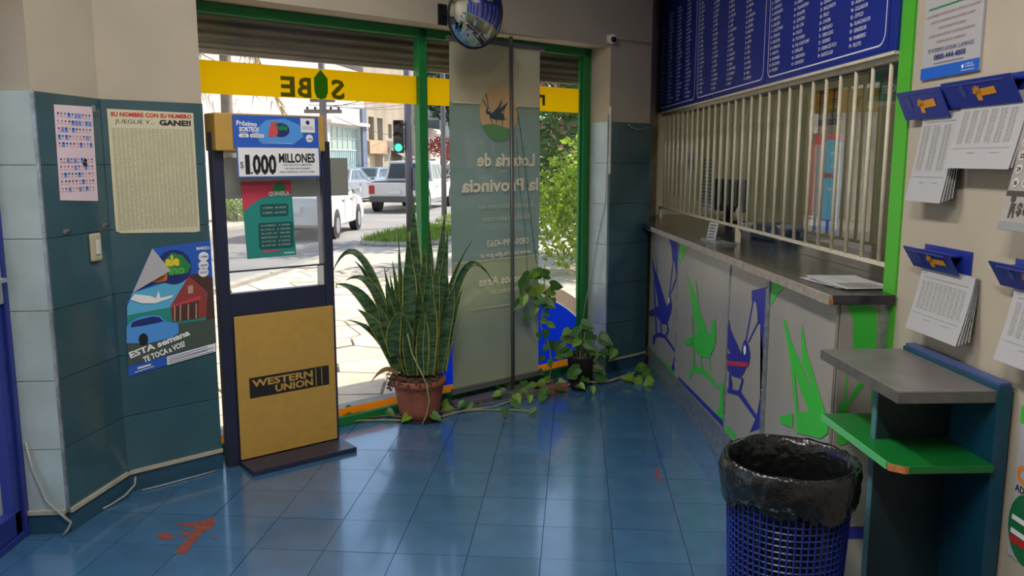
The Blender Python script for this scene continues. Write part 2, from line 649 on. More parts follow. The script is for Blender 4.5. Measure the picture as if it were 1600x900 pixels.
random.seed(7)
P0, P1, P2, P3 = (-1.97, 3.454), (-1.798, 3.461), (-1.728, 3.901), (-1.368, 4.211)
HC = 3.3

# ---------------------------------------------------------------- floor
b = MB()
b.column([(-2.2, -1.6), (4.4, -1.6), (4.4, 7.6), (1.3, 7.6), IP(3.3, 0.42), IP(-0.1, 0.42), (-2.2, 4.3)], -0.2, -0.004)
floor = struct('floor', b, FLOORGROUT, 'blue-grey square tiled shop floor', 'floor')
ROOM = [(-2.0, 1.7), (1.5, 1.7), (1.5, 2.92), (1.31, 2.92), (1.31, 6.42), IP(2.96), WP(2.09), WP(-0.86), P3, P2, P1, (-1.97, 3.46)]

def inside(p, poly):
    c = False
    for i in range(len(poly)):
        a, d = poly[i], poly[i - 1]
        if (a[1] > p[1]) != (d[1] > p[1]) and p[0] < (d[0] - a[0]) * (p[1] - a[1]) / (d[1] - a[1]) + a[0]:
            c = not c
    return c

TA = R(6.6)
TU, TV = (math.cos(TA), -math.sin(TA)), (math.sin(TA), math.cos(TA))
TC = (0.707, 4.593)
tb = MB()
h = 0.1485
tb.column([(-h, -h), (h, -h), (h, h), (-h, h)], -0.012, 0.0)
tile_me = mesh('tile', tb, FLOORTILE)
for i in range(-13, 6):
    for j in range(-11, 9):
        def pt(a, c):
            return (TC[0] + 0.3 * (a * TU[0] + c * TV[0]), TC[1] + 0.3 * (a * TU[1] + c * TV[1]))
        cs = [pt(i + a, j + c) for a in (0.02, 0.5, 0.98) for c in (0.02, 0.5, 0.98)]
        if sum(inside(p, ROOM) for p in cs) >= 1:
            c = pt(i + 0.5, j + 0.5)
            o = obj('tile', tile_me, None, floor, loc=(c[0], c[1], random.uniform(-0.0006, 0.0004)))
            o.rotation_euler = (random.uniform(-0.0012, 0.0012), random.uniform(-0.0012, 0.0012), -TA)

# worn places where the red clay shows
WORN = mat('worn_clay', rgb(132, 66, 52), 0.85, var=0.25, scale=40)
b = MB()
for pts in (
    [(-1.371, 3.526), (-1.295, 3.534), (-1.245, 3.554), (-1.219, 3.594), (-1.188, 3.519), (-1.191, 3.461), (-1.212, 3.441), (-1.219, 3.324), (-1.217, 3.234), (-1.264, 3.236), (-1.269, 3.291), (-1.26, 3.359), (-1.259, 3.443), (-1.265, 3.489), (-1.319, 3.496)] ,
    [(-1.402, 3.399), (-1.389, 3.435), (-1.346, 3.423), (-1.319, 3.387), (-1.335, 3.364), (-1.369, 3.369)] ,
    [(-1.302, 3.448), (-1.268, 3.455), (-1.266, 3.395), (-1.295, 3.403)] ,
    [(-1.323, 3.428), (-1.31, 3.432), (-1.306, 3.411)] ,
    [(-1.295, 3.376), (-1.288, 3.386), (-1.281, 3.362)] ,
    [(-1.36, 3.3), (-1.354, 3.305), (-1.35, 3.29)] ,
    [(-1.165, 3.377), (-1.141, 3.389), (-1.138, 3.364)] ,
):
    b.poly([(p[0], p[1], 0.0012) for p in pts])
b.poly([(x, y, 0.0012) for x, y in [(0.905, 4.12), (0.918, 4.10), (0.913, 4.0), (0.90, 3.9), (0.892, 3.92), (0.895, 4.02)]])
obj('worn_patch', b, WORN, floor)

# ---------------------------------------------------------------- ceiling and rear walls
struct('ceiling', MB().column([(-2.2, -1.6), (4.4, -1.6), (4.4, 7.6), (1.3, 7.6), IP(3.3, 0.45), IP(-0.1, 0.45), (-2.2, 4.3)], HC, HC + 0.2),
       CEIL, 'flat off-white shop ceiling', 'ceiling')
struct('wall_rear', MB().box(-2.2, -1.8, -0.2, 4.4, -1.6, HC), CREAM, 'cream rear wall of the shop', 'wall')
b = MB()
b.box(-2.2, -1.6, 0, -1.97, 1.3, HC)
b.box(-2.2, 1.3, 2.36, -1.97, 3.454, HC)
struct('wall_left', b, CREAM, 'cream wall with the glazed street door', 'wall')

# ---------------------------------------------------------------- left pillar
b = MB()
b.column([(-2.2, 3.454), P1, P2, P3, WP(-0.86, 0.22), WP(-1.1, 0.22), (-2.2, 4.25)], 0, HC)
pillar = struct('wall_pillar', b, CREAM, 'folded cream wall pier with teal tiles below, left of the window', 'wall')

ZC = [0.095, 0.38, 0.68, 0.98, 1.28, 1.58, 1.875]

def courses(parent, p, q, zs=ZC, t=0.012, m=TEAL, gap=0.003, split=1, name='tile'):
    """wall tiles between two floor points, standing proud on the side of the room"""
    d = Vector((q[0] - p[0], q[1] - p[1]))
    L = d.length
    d.normalize()
    n = Vector((-d.y, d.x))
    mid = Vector(((p[0] + q[0]) / 2, (p[1] + q[1]) / 2))
    if n.dot(Vector((0.0, 3.0)) - mid) < 0:
        n = -n
    for k in range(len(zs) - 1):
        for s in range(split):
            a, c = L * s / split + gap / 2, L * (s + 1) / split - gap / 2
            pts = [(p[0] + d.x * u + n.x * w, p[1] + d.y * u + n.y * w) for u, w in ((a, 0), (c, 0), (c, t), (a, t))]
            obj(name, MB().column(pts, zs[k] + gap / 2, zs[k + 1] - gap / 2), m, parent)

def band(parent, p, q, z0, z1, t, m, name):
    d = Vector((q[0] - p[0], q[1] - p[1])).normalized()
    n = Vector((-d.y, d.x))
    mid = Vector(((p[0] + q[0]) / 2, (p[1] + q[1]) / 2))
    if n.dot(Vector((0.0, 3.0)) - mid) < 0:
        n = -n
    pts = [p, q, (q[0] + n.x * t, q[1] + n.y * t), (p[0] + n.x * t, p[1] + n.y * t)]
    return obj(name, MB().column(pts, z0, z1), m, parent)

courses(pillar, P0, (P1[0] + 0.012, P1[1]), m=PALETILE)
courses(pillar, P1, P2)
courses(pillar, P2, P3)
# metal angle bead on the sharp corner
obj('corner_bead', MB().box(P1[0] + 0.004, P1[1] - 0.014, 0.1, P1[0] + 0.016, P1[1] - 0.002, 1.875), GALV, pillar)

base = tag(thing('baseboard_left', 'dark blue tiled skirting round the foot of the wall pier', 'skirting'), kind='structure')
for k, (p, q) in enumerate(((P0, P1), (P1, P2), (P2, P3))):
    band(base, p, q, 0, 0.088, 0.014, SKIRT, 'skirting_tile')
trunk = thing('cable_trunking', 'pale plastic cable trunking running along the top of the skirting', 'trunking')
for p, q in ((P0, P1), (P1, P2), (P2, P3)):
    band(trunk, p, q, 0.09, 0.108, 0.024, TRUNK, 'trunking_length')
# loose cables near the pier
tag(obj('loose_cable', MB().tube([(-1.93, 3.43, 0.42), (-1.91, 3.425, 0.30), (-1.86, 3.42, 0.16), (-1.80, 3.415, 0.10), (-1.768, 3.425, 0.06), (-1.78, 3.42, 0.03), (-1.80, 3.41, 0.006)], 0.006, 6),
        CABLE, smooth=True), 'grey cable hanging in a loop off the sharp corner of the pier', 'cable')
tag(obj('loose_cable', MB().tube([(-1.675, 3.875, 0.085), (-1.675, 3.86, 0.05), (-1.70, 3.80, 0.02), (-1.735, 3.72, 0.008), (-1.75, 3.68, 0.008)], 0.005, 6),
        CABLE, smooth=True), 'grey cable drooping from the trunking at the fold of the pier', 'cable')
tag(obj('loose_cable', MB().tube([(-1.66, 3.90, 0.006), (-1.6, 3.945, 0.006), (-1.45, 4.08, 0.006), (-1.375, 4.150, 0.006)], 0.004, 6),
        CABLE, smooth=True), 'thin pale cable lying along the floor below the skirting', 'cable')

# ---------------------------------------------------------------- slanted window wall
b = MB()
b.column([IP(-0.02, 0.0), IP(2.955, 0.0), IP(2.955, 0.45), IP(-0.02, 0.45)], 2.40, HC)
b.column([IP(2.955, 0.0), IP(3.405, 0.0), (1.5, 7.03), (1.5, 7.45), (1.28, 7.4), IP(3.35, 0.50), IP(2.955, 0.25)], 0, HC)
wall_far = struct('wall_far', b, CREAM, 'cream slanted wall round the street window, teal tiles at right', 'wall')
courses(wall_far, IP(2.955), IP(3.405))
courses(wall_far, IP(2.955, 0.0), IP(2.955, 0.17), t=0.008, m=PALETILE)
courses(wall_far, IP(3.405), (1.5, 7.03), t=0.006)
base2 = tag(thing('baseboard_far', 'dark tiled skirting below the right-hand pier', 'skirting'), kind='structure')
band(base2, IP(2.955), IP(3.405), 0, 0.09, 0.014, SKIRT, 'skirting_tile')
obj('trunking_strip', MB().box(2.97, -0.022, 0.092, 3.40, 0, 0.106), TRUNK, base2, loc=I0, rotz=WROT)

# window: green steel frame
b = MB()
b.box(-0.86, -0.03, 2.345, 2.095, 0.03, 2.40)
b.box(-0.86, -0.03, 0.0, 2.095, 0.03, 0.055)
b.box(-0.86, -0.03, 0.0, -0.80, 0.03, 2.40)
b.box(2.02, -0.03, 0.0, 2.095, 0.03, 2.40)
b.box(0.567, -0.03, 0.0, 0.630, 0.03, 2.40)
b.box(2.0, -0.012, 0.055, 2.02, 0.012, 2.345)
b.box(0.63, -0.012, 0.055, 0.642, 0.012, 2.345)
win = struct('window_1', b, FRAMEGREEN, 'large street window in a green painted steel frame', 'window', loc=W0, rotz=WROT, bevel=0.004)
obj('pane', MB().rect(-0.80, 0.055, 0.567, 2.345, 0.006), GLASS, win)
obj('pane', MB().rect(0.642, 0.055, 2.0, 2.345, 0.006), GLASS, win)
b = MB()
b.rect(-0.80, 1.942, 0.567, 2.112, 0.002)
b.rect(0.63, 1.942, 2.02, 2.112, 0.002)
yb = obj('yellow_band', b, YELFILM, win)
b = MB()
for ch, x0, x1 in (('S', -0.025, 0.062), ('B', -0.235, -0.15), ('E', -0.335, -0.25)):
    b.text(ch, x1, 1.952, 0.108, 0.0005, width=x1 - x0, mirror=True, bold=0.03)
b.text('n', 1.66, 1.985, 0.105, 0.0005, width=0.075, mirror=True, bold=0.03)
obj('lettering', b, DRKFILM, yb)
b = MB()
b.flat([(-0.088, 2.108), (-0.045, 2.06), (-0.045, 1.985), (-0.06, 1.95), (-0.088, 1.942), (-0.116, 1.95), (-0.131, 1.985), (-0.131, 2.06)], 0.0005)
obj('drop_shape', b, GRNFILM, yb)
# big round film at the bottom right of the glazing
def arc_poly(cx, cz, r, x0, x1, zmin, n=40):
    pts = [(x0 + (x1 - x0) * k / n, max(zmin, cz + math.sqrt(max(0, r * r - (x0 + (x1 - x0) * k / n - cx) ** 2)))) for k in range(n + 1)]
    return pts
top = arc_poly(1.35, -0.364, 1.015, 0.642, 2.0, 0.102)
obj('round_film', MB().flat(top + [(2.0, 0.102), (0.642, 0.102)], 0.0022), BLUFILM, win)
t2 = arc_poly(1.35, -0.364, 1.027, 0.642, 2.0, 0.102)
obj('rim_line', MB().flat(t2 + top[::-1], 0.0022), WHTFILM, win)
t3 = arc_poly(1.40, -0.364, 1.10, 0.75, 2.0, 0.102)
t3b = arc_poly(1.35, -0.364, 1.027, 0.75, 2.0, 0.102)
obj('beige_rim', MB().flat([p for p in t3] + t3b[::-1], 0.0026), BEIGEFILM, win)
b = MB()
b.rect(-0.80, 0.056, 0.567, 0.1, 0.002)
b.rect(0.642, 0.056, 2.0, 0.1, 0.002)
obj('orange_strip', b, ORGFILM, win)
tag(obj('grey_sheet', MB().box(-0.70, 0.0, 1.393, 0.067, 0.003, 1.612), GREYSHEET, loc=W0, rotz=WROT),
    'plain grey sheet stuck across the window behind the yellow stand', 'sheet')
# concrete sill outside
struct('trim_1', MB().box(-1.0, 0.03, -0.2, 2.3, 0.26, 0.045), mat('sill_concrete', rgb(150, 146, 138), 0.85, var=0.15, scale=12),
       'concrete sill outside the street window', 'sill', loc=W0, rotz=WROT)

# roller shutter hanging outside
sh = thing('roller_shutter', 'grey metal roller shutter half rolled up outside the window', 'shutter', W0, WROT)
for k in range(6):
    z = 2.185 + 0.052 * k
    m_ = MB()
    def slat(u, v):
        return (-0.85 + 3.04 * u, 0.15 - 0.014 * math.sin(PI * v), z + 0.046 * v)
    m_.sheet(slat, 1, 5)
    m_.box(-0.85, 0.150, z + 0.044, 2.19, 0.156, z + 0.053)
    obj('slat', m_, SHUTTER, sh)
obj('bottom_rail', MB().box(-0.85, 0.135, 2.163, 2.19, 0.165, 2.188), SHUTTER, sh)
obj('guide', MB().box(-0.88, 0.12, 0.05, -0.85, 0.18, 2.5), SHUTTER, sh)
obj('guide', MB().box(2.195, 0.125, 0.05, 2.225, 0.18, 2.5), SHUTTER, sh)
b = MB()
b.box(-1.0, 0.10, 2.50, 2.3, 0.45, 2.52)
obj('housing', b, SHUTTER, sh)

# ---------------------------------------------------------------- right-hand wall
b = MB()
b.box(1.5, -1.6, 0, 1.75, 2.97, HC)
b.box(1.5, 2.97, 1.985, 1.75, 7.1, HC)
wall_right = struct('wall_right', b, CREAM, 'cream painted wall right of the counter, papers hung on it', 'wall')
struct('trim_2', MB().box(1.492, 2.885, 0, 1.5, 2.975, HC), STRIPEGREEN, 'bright green vertical stripe at the end of the right wall', 'trim')
b = MB()
b.box(4.2, -1.6, 0, 4.4, 7.6, HC)
b.box(1.3, 7.4, 0, 4.4, 7.6, HC)
b.box(1.75, 2.4, 0, 4.4, 2.6, HC)
struct('wall_office', b, OLIVE, 'olive beige office walls seen behind the grille', 'wall')

# ---------------------------------------------------------------- blue glazed street door at left
b = MB()
b.box(-2.03, 3.415, 0, -1.95, 3.454, 2.36)
b.box(-2.03, 1.3, 2.27, -1.95, 3.40, 2.36)
b.box(-2.03, 1.3, 0, -1.95, 1.38, 2.36)
b.box(-2.03, 1.38, 0, -1.955, 3.415, 0.028)
door = struct('door_1', b, DOORBLUE, 'blue steel framed glass street door at the left edge', 'door', bevel=0.004)
b = MB()
for y0, y1 in ((2.42, 3.412), (1.385, 2.38)):
    b.box(-2.015, y0, 0.03, -1.965, y0 + 0.07, 2.26)
    b.box(-2.015, y1 - 0.047, 0.03, -1.965, y1, 2.26)
    b.box(-2.015, y0, 0.03, -1.965, y1, 0.13)
    b.box(-2.015, y0, 2.18, -1.965, y1, 2.26)
    b.box(-2.012, y0, 1.0, -1.968, y1, 1.05)
leaf = obj('door_leaf', b, DOORBLUE, door, bevel=0.004)
for y0, y1 in ((2.49, 3.365), (1.455, 2.333)):
    obj('pane', MB().poly([(-1.99, y0, 0.13), (-1.99, y1, 0.13), (-1.99, y1, 2.18), (-1.99, y0, 2.18)]), GLASS, leaf)
b = MB()
b.box(-1.965, 3.367, 1.02, -1.952, 3.408, 1.18)
b.tube([(-1.952, 3.385, 1.12), (-1.915, 3.385, 1.12), (-1.915, 3.30, 1.12)], 0.008, 8)
obj('door_handle', b, CHROME, leaf)

# ---------------------------------------------------------------- added lamps, out of view, that brighten the room
def added_tube_fitting(x, y, rot, label, watt, z=HC):
    t = thing('added_ceiling_light', label, 'lamp', (x, y, z), rot)
    obj('housing', MB().box(-0.62, -0.09, -0.05, 0.62, 0.09, 0), WHITEPL, t, bevel=0.005)
    for s in (-0.045, 0.045):
        obj('tube', MB().tube([(-0.6, s, -0.075), (0.6, s, -0.075)], 0.013, 10), emit('tube_glow', (1.0, 0.96, 0.90, 1), 3.0), t, smooth=True)
    ld = bpy.data.lights.new('fill_tube_light', 'AREA')
    ld.shape = 'RECTANGLE'
    ld.size = 1.2
    ld.size_y = 0.2
    ld.energy = watt
    ld.color = (1.0, 0.96, 0.91)
    lo = bpy.data.objects.new('fill_tube_light', ld)
    COL.objects.link(lo)
    lo.parent = t
    lo.location = (0, 0, -0.10)
    return t
added_tube_fitting(-0.1, 0.7, PI / 2, 'added unseen twin tube ceiling fitting above the left of the room', FILL_W)
added_tube_fitting(-0.25, 2.9, PI / 2, 'added unseen twin tube ceiling fitting above the middle of the room', FILL_W * 0.6)
added_tube_fitting(2.9, 5.0, PI / 2, 'added unseen twin tube ceiling fitting over the office behind the grille', OFFICE_FILL_W)

# small unseen lamp, made up to brighten the pier beside the street door
wl_ = thing('added_wall_lamp', 'small added fill lamp above the street door, out of view', 'lamp', (-1.97, 2.0, 2.55), 0)
obj('base', MB().box(0.001, -0.05, -0.05, 0.02, 0.05, 0.05), WHITEPL, wl_, bevel=0.004)
obj('globe', MB().ball((0.09, 0, 0), 0.06, 0.06, 0.06, 16, 10), emit('globe_glow', (1.0, 0.9, 0.72, 1), 1.5), wl_, smooth=True)
ld = bpy.data.lights.new('fill_globe_light', 'POINT')
ld.energy = 3.5
ld.shadow_soft_size = 0.07
ld.color = (1.0, 0.88, 0.70)
lo = bpy.data.objects.new('fill_globe_light', ld)
COL.objects.link(lo)
lo.parent = wl_
lo.location = (0.17, 0.0, 0.0)

# ---------------------------------------------------------------- printed artwork on the counter sheets (local x = -Y, z)
PRINT_A = [
    ('b', [(-5.658, 1.077), (-5.368, 1.084), (-5.345, 0.827), (-5.388, 0.827), (-5.456, 0.928), (-5.499, 0.916), (-5.526, 0.952), (-5.552, 1.015)]),
    ('b', [(-6.217, 0.879), (-6.089, 0.807), (-5.685, 0.583), (-5.901, 0.544)]),
    ('b', [(-6.025, 0.894), (-5.968, 0.759), (-5.643, 0.59), (-5.714, 0.577), (-5.994, 0.755)]),
    ('b', [(-6.098, 0.711), (-6.064, 0.716), (-5.927, 0.335), (-5.973, 0.326)]),
    ('b', [(-6.018, 0.518), (-5.614, 0.599), (-5.511, 0.571), (-5.615, 0.463), (-5.777, 0.435), (-5.956, 0.46)]),
    ('b', [(-6.221, 0.447), (-6.043, 0.501), (-6.036, 0.442), (-6.202, 0.416)]),
    ('b', [(-5.601, 0.635), (-5.578, 0.686), (-5.538, 0.686), (-5.483, 0.616), (-5.505, 0.565), (-5.589, 0.543)]),
    ('w', [(-5.59, 0.637), (-5.571, 0.67), (-5.547, 0.665), (-5.548, 0.631), (-5.576, 0.619)]),
    ('b', [(-5.585, 0.692), (-5.562, 0.693), (-5.477, 0.919), (-5.505, 0.915)]),
    ('b', [(-5.556, 0.69), (-5.533, 0.69), (-5.361, 0.824), (-5.394, 0.826)]),
    ('b', [(-5.834, 0.426), (-5.796, 0.434), (-5.764, 0.377), (-5.8, 0.365)]),
    ('b', [(-5.639, 0.465), (-5.598, 0.473), (-5.547, 0.44), (-5.616, 0.381), (-5.652, 0.38), (-5.593, 0.433)]),
    ('b', [(-6.072, 0.287), (-5.864, 0.356), (-5.677, 0.381), (-5.336, 0.343), (-5.334, 0.324), (-5.674, 0.354), (-5.86, 0.324), (-5.976, 0.293), (-6.009, 0.23), (-6.064, 0.225)]),
    ('b', [(-5.342, 0.472), (-5.3, 0.481), (-5.269, 0.196), (-5.445, 0.19), (-5.363, 0.297)]),
    ('g', [(-6.371, 0.148), (-6.184, 0.153), (-5.269, 0.2), (-5.265, 0.17), (-6.107, 0.115), (-6.328, 0.114)]),
]
PRINT_B = [
    ('g', [(-5.323, 1.083), (-5.115, 1.089), (-5.192, 1.008), (-5.291, 0.93)]),
    ('g', [(-5.119, 0.901), (-5.056, 0.859), (-4.823, 0.741), (-4.572, 0.614), (-4.799, 0.565), (-4.983, 0.727)]),
    ('g', [(-4.904, 0.874), (-4.878, 0.878), (-4.782, 0.707), (-4.848, 0.737)]),
    ('g', [(-4.535, 0.619), (-4.523, 0.703), (-4.458, 0.729), (-4.419, 0.644)]),
    ('g', [(-4.904, 0.55), (-4.424, 0.645), (-4.437, 0.578), (-4.54, 0.486), (-4.707, 0.452), (-4.866, 0.466)]),
    ('g', [(-5.093, 0.473), (-4.928, 0.524), (-4.921, 0.472), (-5.076, 0.44)]),
    ('g', [(-4.947, 0.663), (-4.925, 0.667), (-4.846, 0.357), (-4.878, 0.349)]),
    ('g', [(-4.727, 0.45), (-4.698, 0.457), (-4.675, 0.398), (-4.704, 0.391)]),
    ('g', [(-4.551, 0.492), (-4.528, 0.498), (-4.494, 0.42), (-4.517, 0.414)]),
    ('g', [(-4.966, 0.298), (-4.852, 0.359), (-4.65, 0.4), (-4.33, 0.373), (-4.328, 0.356), (-4.645, 0.361), (-4.889, 0.312), (-4.916, 0.264), (-4.96, 0.255)]),
    ('g', [(-4.304, 0.406), (-4.251, 0.42), (-4.232, 0.216), (-4.366, 0.21), (-4.3, 0.279)]),
    ('b', [(-5.251, 0.19), (-4.231, 0.211), (-4.227, 0.177), (-5.246, 0.148)]),
]
PRINT_C = [
    ('b', [(-3.867, 0.981), (-3.672, 1.027), (-3.601, 0.361), (-3.805, 0.292), (-3.722, 0.396), (-3.665, 0.542), (-3.667, 0.709), (-3.722, 0.843), (-3.762, 0.844), (-3.775, 0.896), (-3.803, 0.937), (-3.86, 0.932)]),
    ('b', [(-3.923, 0.731), (-3.906, 0.733), (-3.831, 0.934), (-3.847, 0.934)]),
    ('b', [(-3.888, 0.724), (-3.871, 0.726), (-3.749, 0.844), (-3.765, 0.847)]),
    ('b', [(-3.916, 0.735), (-3.868, 0.705), (-3.84, 0.668), (-3.857, 0.62), (-3.929, 0.579), (-3.988, 0.621), (-3.957, 0.707)]),
    ('w', [(-3.929, 0.7), (-3.901, 0.697), (-3.9, 0.664), (-3.925, 0.649), (-3.939, 0.672)]),
    ('b', [(-3.934, 0.688), (-3.917, 0.687), (-3.914, 0.67), (-3.931, 0.664)]),
    ('b', [(-4.2, 0.593), (-4.059, 0.617), (-3.972, 0.638), (-3.854, 0.645), (-3.926, 0.557), (-3.991, 0.515), (-4.099, 0.498), (-4.188, 0.504)]),
    ('b', [(-4.225, 0.778), (-4.168, 0.73), (-3.962, 0.638), (-4.13, 0.592), (-4.205, 0.628)]),
    ('r', [(-4.195, 0.555), (-3.858, 0.628), (-3.865, 0.604), (-4.192, 0.531)]),
    ('b', [(-4.163, 0.495), (-4.141, 0.501), (-4.096, 0.452), (-4.113, 0.408), (-4.158, 0.395), (-4.166, 0.459)]),
    ('b', [(-3.976, 0.533), (-3.922, 0.525), (-3.958, 0.453), (-4.0, 0.446), (-3.958, 0.508)]),
    ('b', [(-4.183, 0.412), (-4.035, 0.439), (-3.972, 0.454), (-3.718, 0.41), (-3.733, 0.384), (-3.996, 0.422), (-4.18, 0.385)]),
    ('g', [(-4.176, 0.212), (-4.004, 0.215), (-4.0, 0.184), (-4.181, 0.162)]),
]
PRINT_D = [
    ('g', [(-3.612, 1.093), (-3.419, 1.102), (-3.526, 1.016), (-3.597, 0.951)]),
    ('g', [(-3.441, 0.922), (-3.406, 0.924), (-3.351, 0.858), (-3.142, 0.734), (-2.969, 0.663), (-3.114, 0.61), (-3.252, 0.704), (-3.324, 0.745)]),
    ('g', [(-3.242, 0.932), (-3.227, 0.935), (-3.179, 0.855), (-3.011, 0.699), (-2.965, 0.661), (-3.033, 0.653), (-3.123, 0.739), (-3.211, 0.79)]),
    ('g', [(-3.324, 0.745), (-3.292, 0.753), (-3.217, 0.577), (-3.251, 0.567)]),
    ('g', [(-3.424, 0.495), (-3.275, 0.556), (-3.267, 0.495), (-3.402, 0.471)]),
    ('g', [(-3.242, 0.571), (-2.965, 0.664), (-2.86, 0.638), (-2.852, 0.588), (-2.989, 0.546), (-3.227, 0.489)]),
]
PRINT_END = [
    ('g', [(1.32, 1.097), (1.387, 1.089), (1.448, 1.063), (1.461, 0.861), (1.442, 0.778), (1.377, 0.839), (1.362, 0.982), (1.362, 1.019), (1.341, 1.06)]),
    ('g', [(1.328, 0.676), (1.335, 0.714), (1.348, 0.718), (1.364, 0.694), (1.362, 0.675)]),
    ('g', [(1.349, 0.824), (1.354, 0.824), (1.352, 0.714), (1.344, 0.714)]),
    ('g', [(1.399, 0.793), (1.422, 0.789), (1.362, 0.694), (1.354, 0.702)]),
    ('g', [(1.324, 0.676), (1.369, 0.671), (1.377, 0.555), (1.34, 0.544), (1.327, 0.564)]),
    ('g', [(1.442, 0.778), (1.459, 0.781), (1.46, 0.67), (1.453, 0.686)]),
]

ctr = thing('service_counter', 'metal clad service counter with blue and green insect prints', 'counter', (1.4, 4.6, 0))

def cloc(x, y, z=0):
    return (x - 1.4, y - 4.6, z)
obj('core', MB().column([(1.32 - 1.4, 2.935 - 4.6), (1.49 - 1.4, 2.935 - 4.6), (1.49 - 1.4, 6.42 - 4.6), (1.32 - 1.4, 6.24 - 4.6)], 0.0, 1.08),
    mat('counter_core', rgb(120, 100, 80), 0.8, var=0.1, scale=20), ctr)
PCOL = {'b': PRBLUE, 'g': PRGREEN, 'w': PWHITE, 'r': PRRED}

def print_on(parent, items, y):
    for k, c in enumerate('bgrw'):
        b = MB()
        n = 0
        for i, (cc, pts) in enumerate(items):
            if cc == c:
                b.flat(pts, y - 0.0004 * (n % 7) - 0.0003 * k - (0.003 if c in 'rw' else 0))
                n += 1
        if n:
            obj_each('printed_artwork', b, PCOL[c], parent)
for y1, y0, art, nm in ((6.24, 5.345, PRINT_A, 'blue cricket print cut by a green stripe'), (5.335, 4.215, PRINT_B, 'green cricket print'),
                        (4.205, 3.66, PRINT_C, 'blue cricket print with a red collar'), (3.61, 2.925, PRINT_D, 'green cricket print, large')):
    p = obj('front_sheet', MB().box(-y1, 0, 0.165, -y0, 0.012, 1.082), ALU, ctr, loc=cloc(1.30, 0), rotz=RW, bevel=0.001)
    p['label'] = nm
    # keep the artwork on its own sheet
    art2 = []
    for c, pts in art:
        art2.append((c, [(min(max(x, -y1 + 0.003), -y0 - 0.003), min(max(z, 0.168), 1.079)) for x, z in pts]))
    print_on(p, art2, -0.0012)
e = obj('end_sheet', MB().box(1.315, 0, 0.0, 1.49, 0.012, 1.082), ALU, ctr, loc=cloc(0, 2.918))
print_on(e, [(c, [(min(max(x, 1.317), 1.455), z) for x, z in pts]) for c, pts in PRINT_END] + [('b', [(1.317, 0.17), (1.455, 0.17), (1.455, 0.22), (1.317, 0.22)])], -0.0012)
obj('corner_strip', MB().box(1.455, -0.003, 0, 1.492, 0.0, 1.08), GALV, e)
obj('skirting_sheet', MB().box(-6.20, -0.004, 0.0, -2.92, 0.012, 0.163), GALV, ctr, loc=cloc(1.30, 0), rotz=RW)
for y, w in ((5.34, 0.012), (4.21, 0.014), (3.635, 0.045)):
    obj('joint_strip', MB().box(-y - w / 2, -0.006, 0.165, -y + w / 2, 0.0, 1.08), GALV, ctr, loc=cloc(1.30, 0), rotz=RW)
b = MB()
for y in (5.34, 4.21, 3.65):
    for z in (0.25, 0.55, 0.85, 1.03):
        b.tube([(-y, -0.006, z), (-y, -0.009, z)], 0.004, 6)
tag(obj('rivets', b, GALV, ctr, loc=cloc(1.30, 0), rotz=RW), kind='stuff')

# the long worktop
ct = thing('countertop', 'long glossy black worktop running below the barred window', 'worktop', (1.6, 4.6, 1.085))
pts = [(1.262, 2.875), (1.492, 2.875), (1.492, 2.985), (2.2, 2.985), (2.2, 7.3), (1.56, 7.3), (1.535, 7.03), (1.32, 6.40), IP(3.31, -0.03), (1.245, 6.2)]
obj('slab', MB().column([(x - 1.6, y - 4.6) for x, y in pts], 0.0, 0.035), TOPBLACK, ct, bevel=0.003)
obj('edge_band', MB().box(1.246 - 1.6, 2.875 - 4.6, 0.0, 1.2615 - 1.6, 6.2 - 4.6, 0.034), TOPEDGE, ct)
obj('worn_corner', MB().box(1.2475 - 1.6, 2.869 - 4.6, 0.002, 1.262 - 1.6, 2.8745 - 4.6, 0.020), CHIP, ct)

# ---------------------------------------------------------------- barred grille
gr = thing('window_grille', 'cream painted steel bar grille above the counter', 'grille', (1.515, 4.9, 1.21))
bar_b = MB().tube([(0, 0, 0.005), (0, 0, 0.757)], 0.0085, 8)
bar_me = mesh('bar', bar_b, BARPAINT, True)
for k in range(27):
    y = 6.80 - 0.1435 * k
    obj('bar', bar_me, None, gr, loc=(0, y - 4.9, 0))
obj('rail', MB().box(-0.009, 2.985 - 4.9, 0.745, 0.009, 6.94 - 4.9, 0.765), BARPAINT, gr)
obj('rail', MB().box(-0.009, 2.985 - 4.9, -0.006, 0.009, 6.94 - 4.9, 0.008), BARPAINT, gr)
for y in (4.80, 6.92):
    obj('support_leg', MB().box(-0.012, y - 4.9 - 0.016, -0.09, 0.012, y - 4.9 + 0.016, 0.0), BARPAINT, gr)

# teller glazing behind the bars (slightly skewed)
GA, GB = Vector((1.56, 6.98)), Vector((1.70, 2.99))
gd = (GB - GA)
GL = gd.length
GROT = math.atan2(gd.y, gd.x)
tw = struct('window_2', MB().box(0, -0.006, 0.77, GL, 0.018, 0.776), GALV, 'glass teller screen standing behind the bars', 'window', loc=(GA.x, GA.y, 1.205), rotz=GROT)
obj('pane', MB().rect(0.02, 0.10, 1.86, 0.77, 0.002), OFFGLASS, tw)
obj('pane', MB().rect(1.88, -0.083, GL, 0.77, 0.002), OFFGLASS, tw)
obj('pane_joint', MB().box(1.86, -0.003, -0.083, 1.88, 0.008, 0.77), ACRYL, tw)

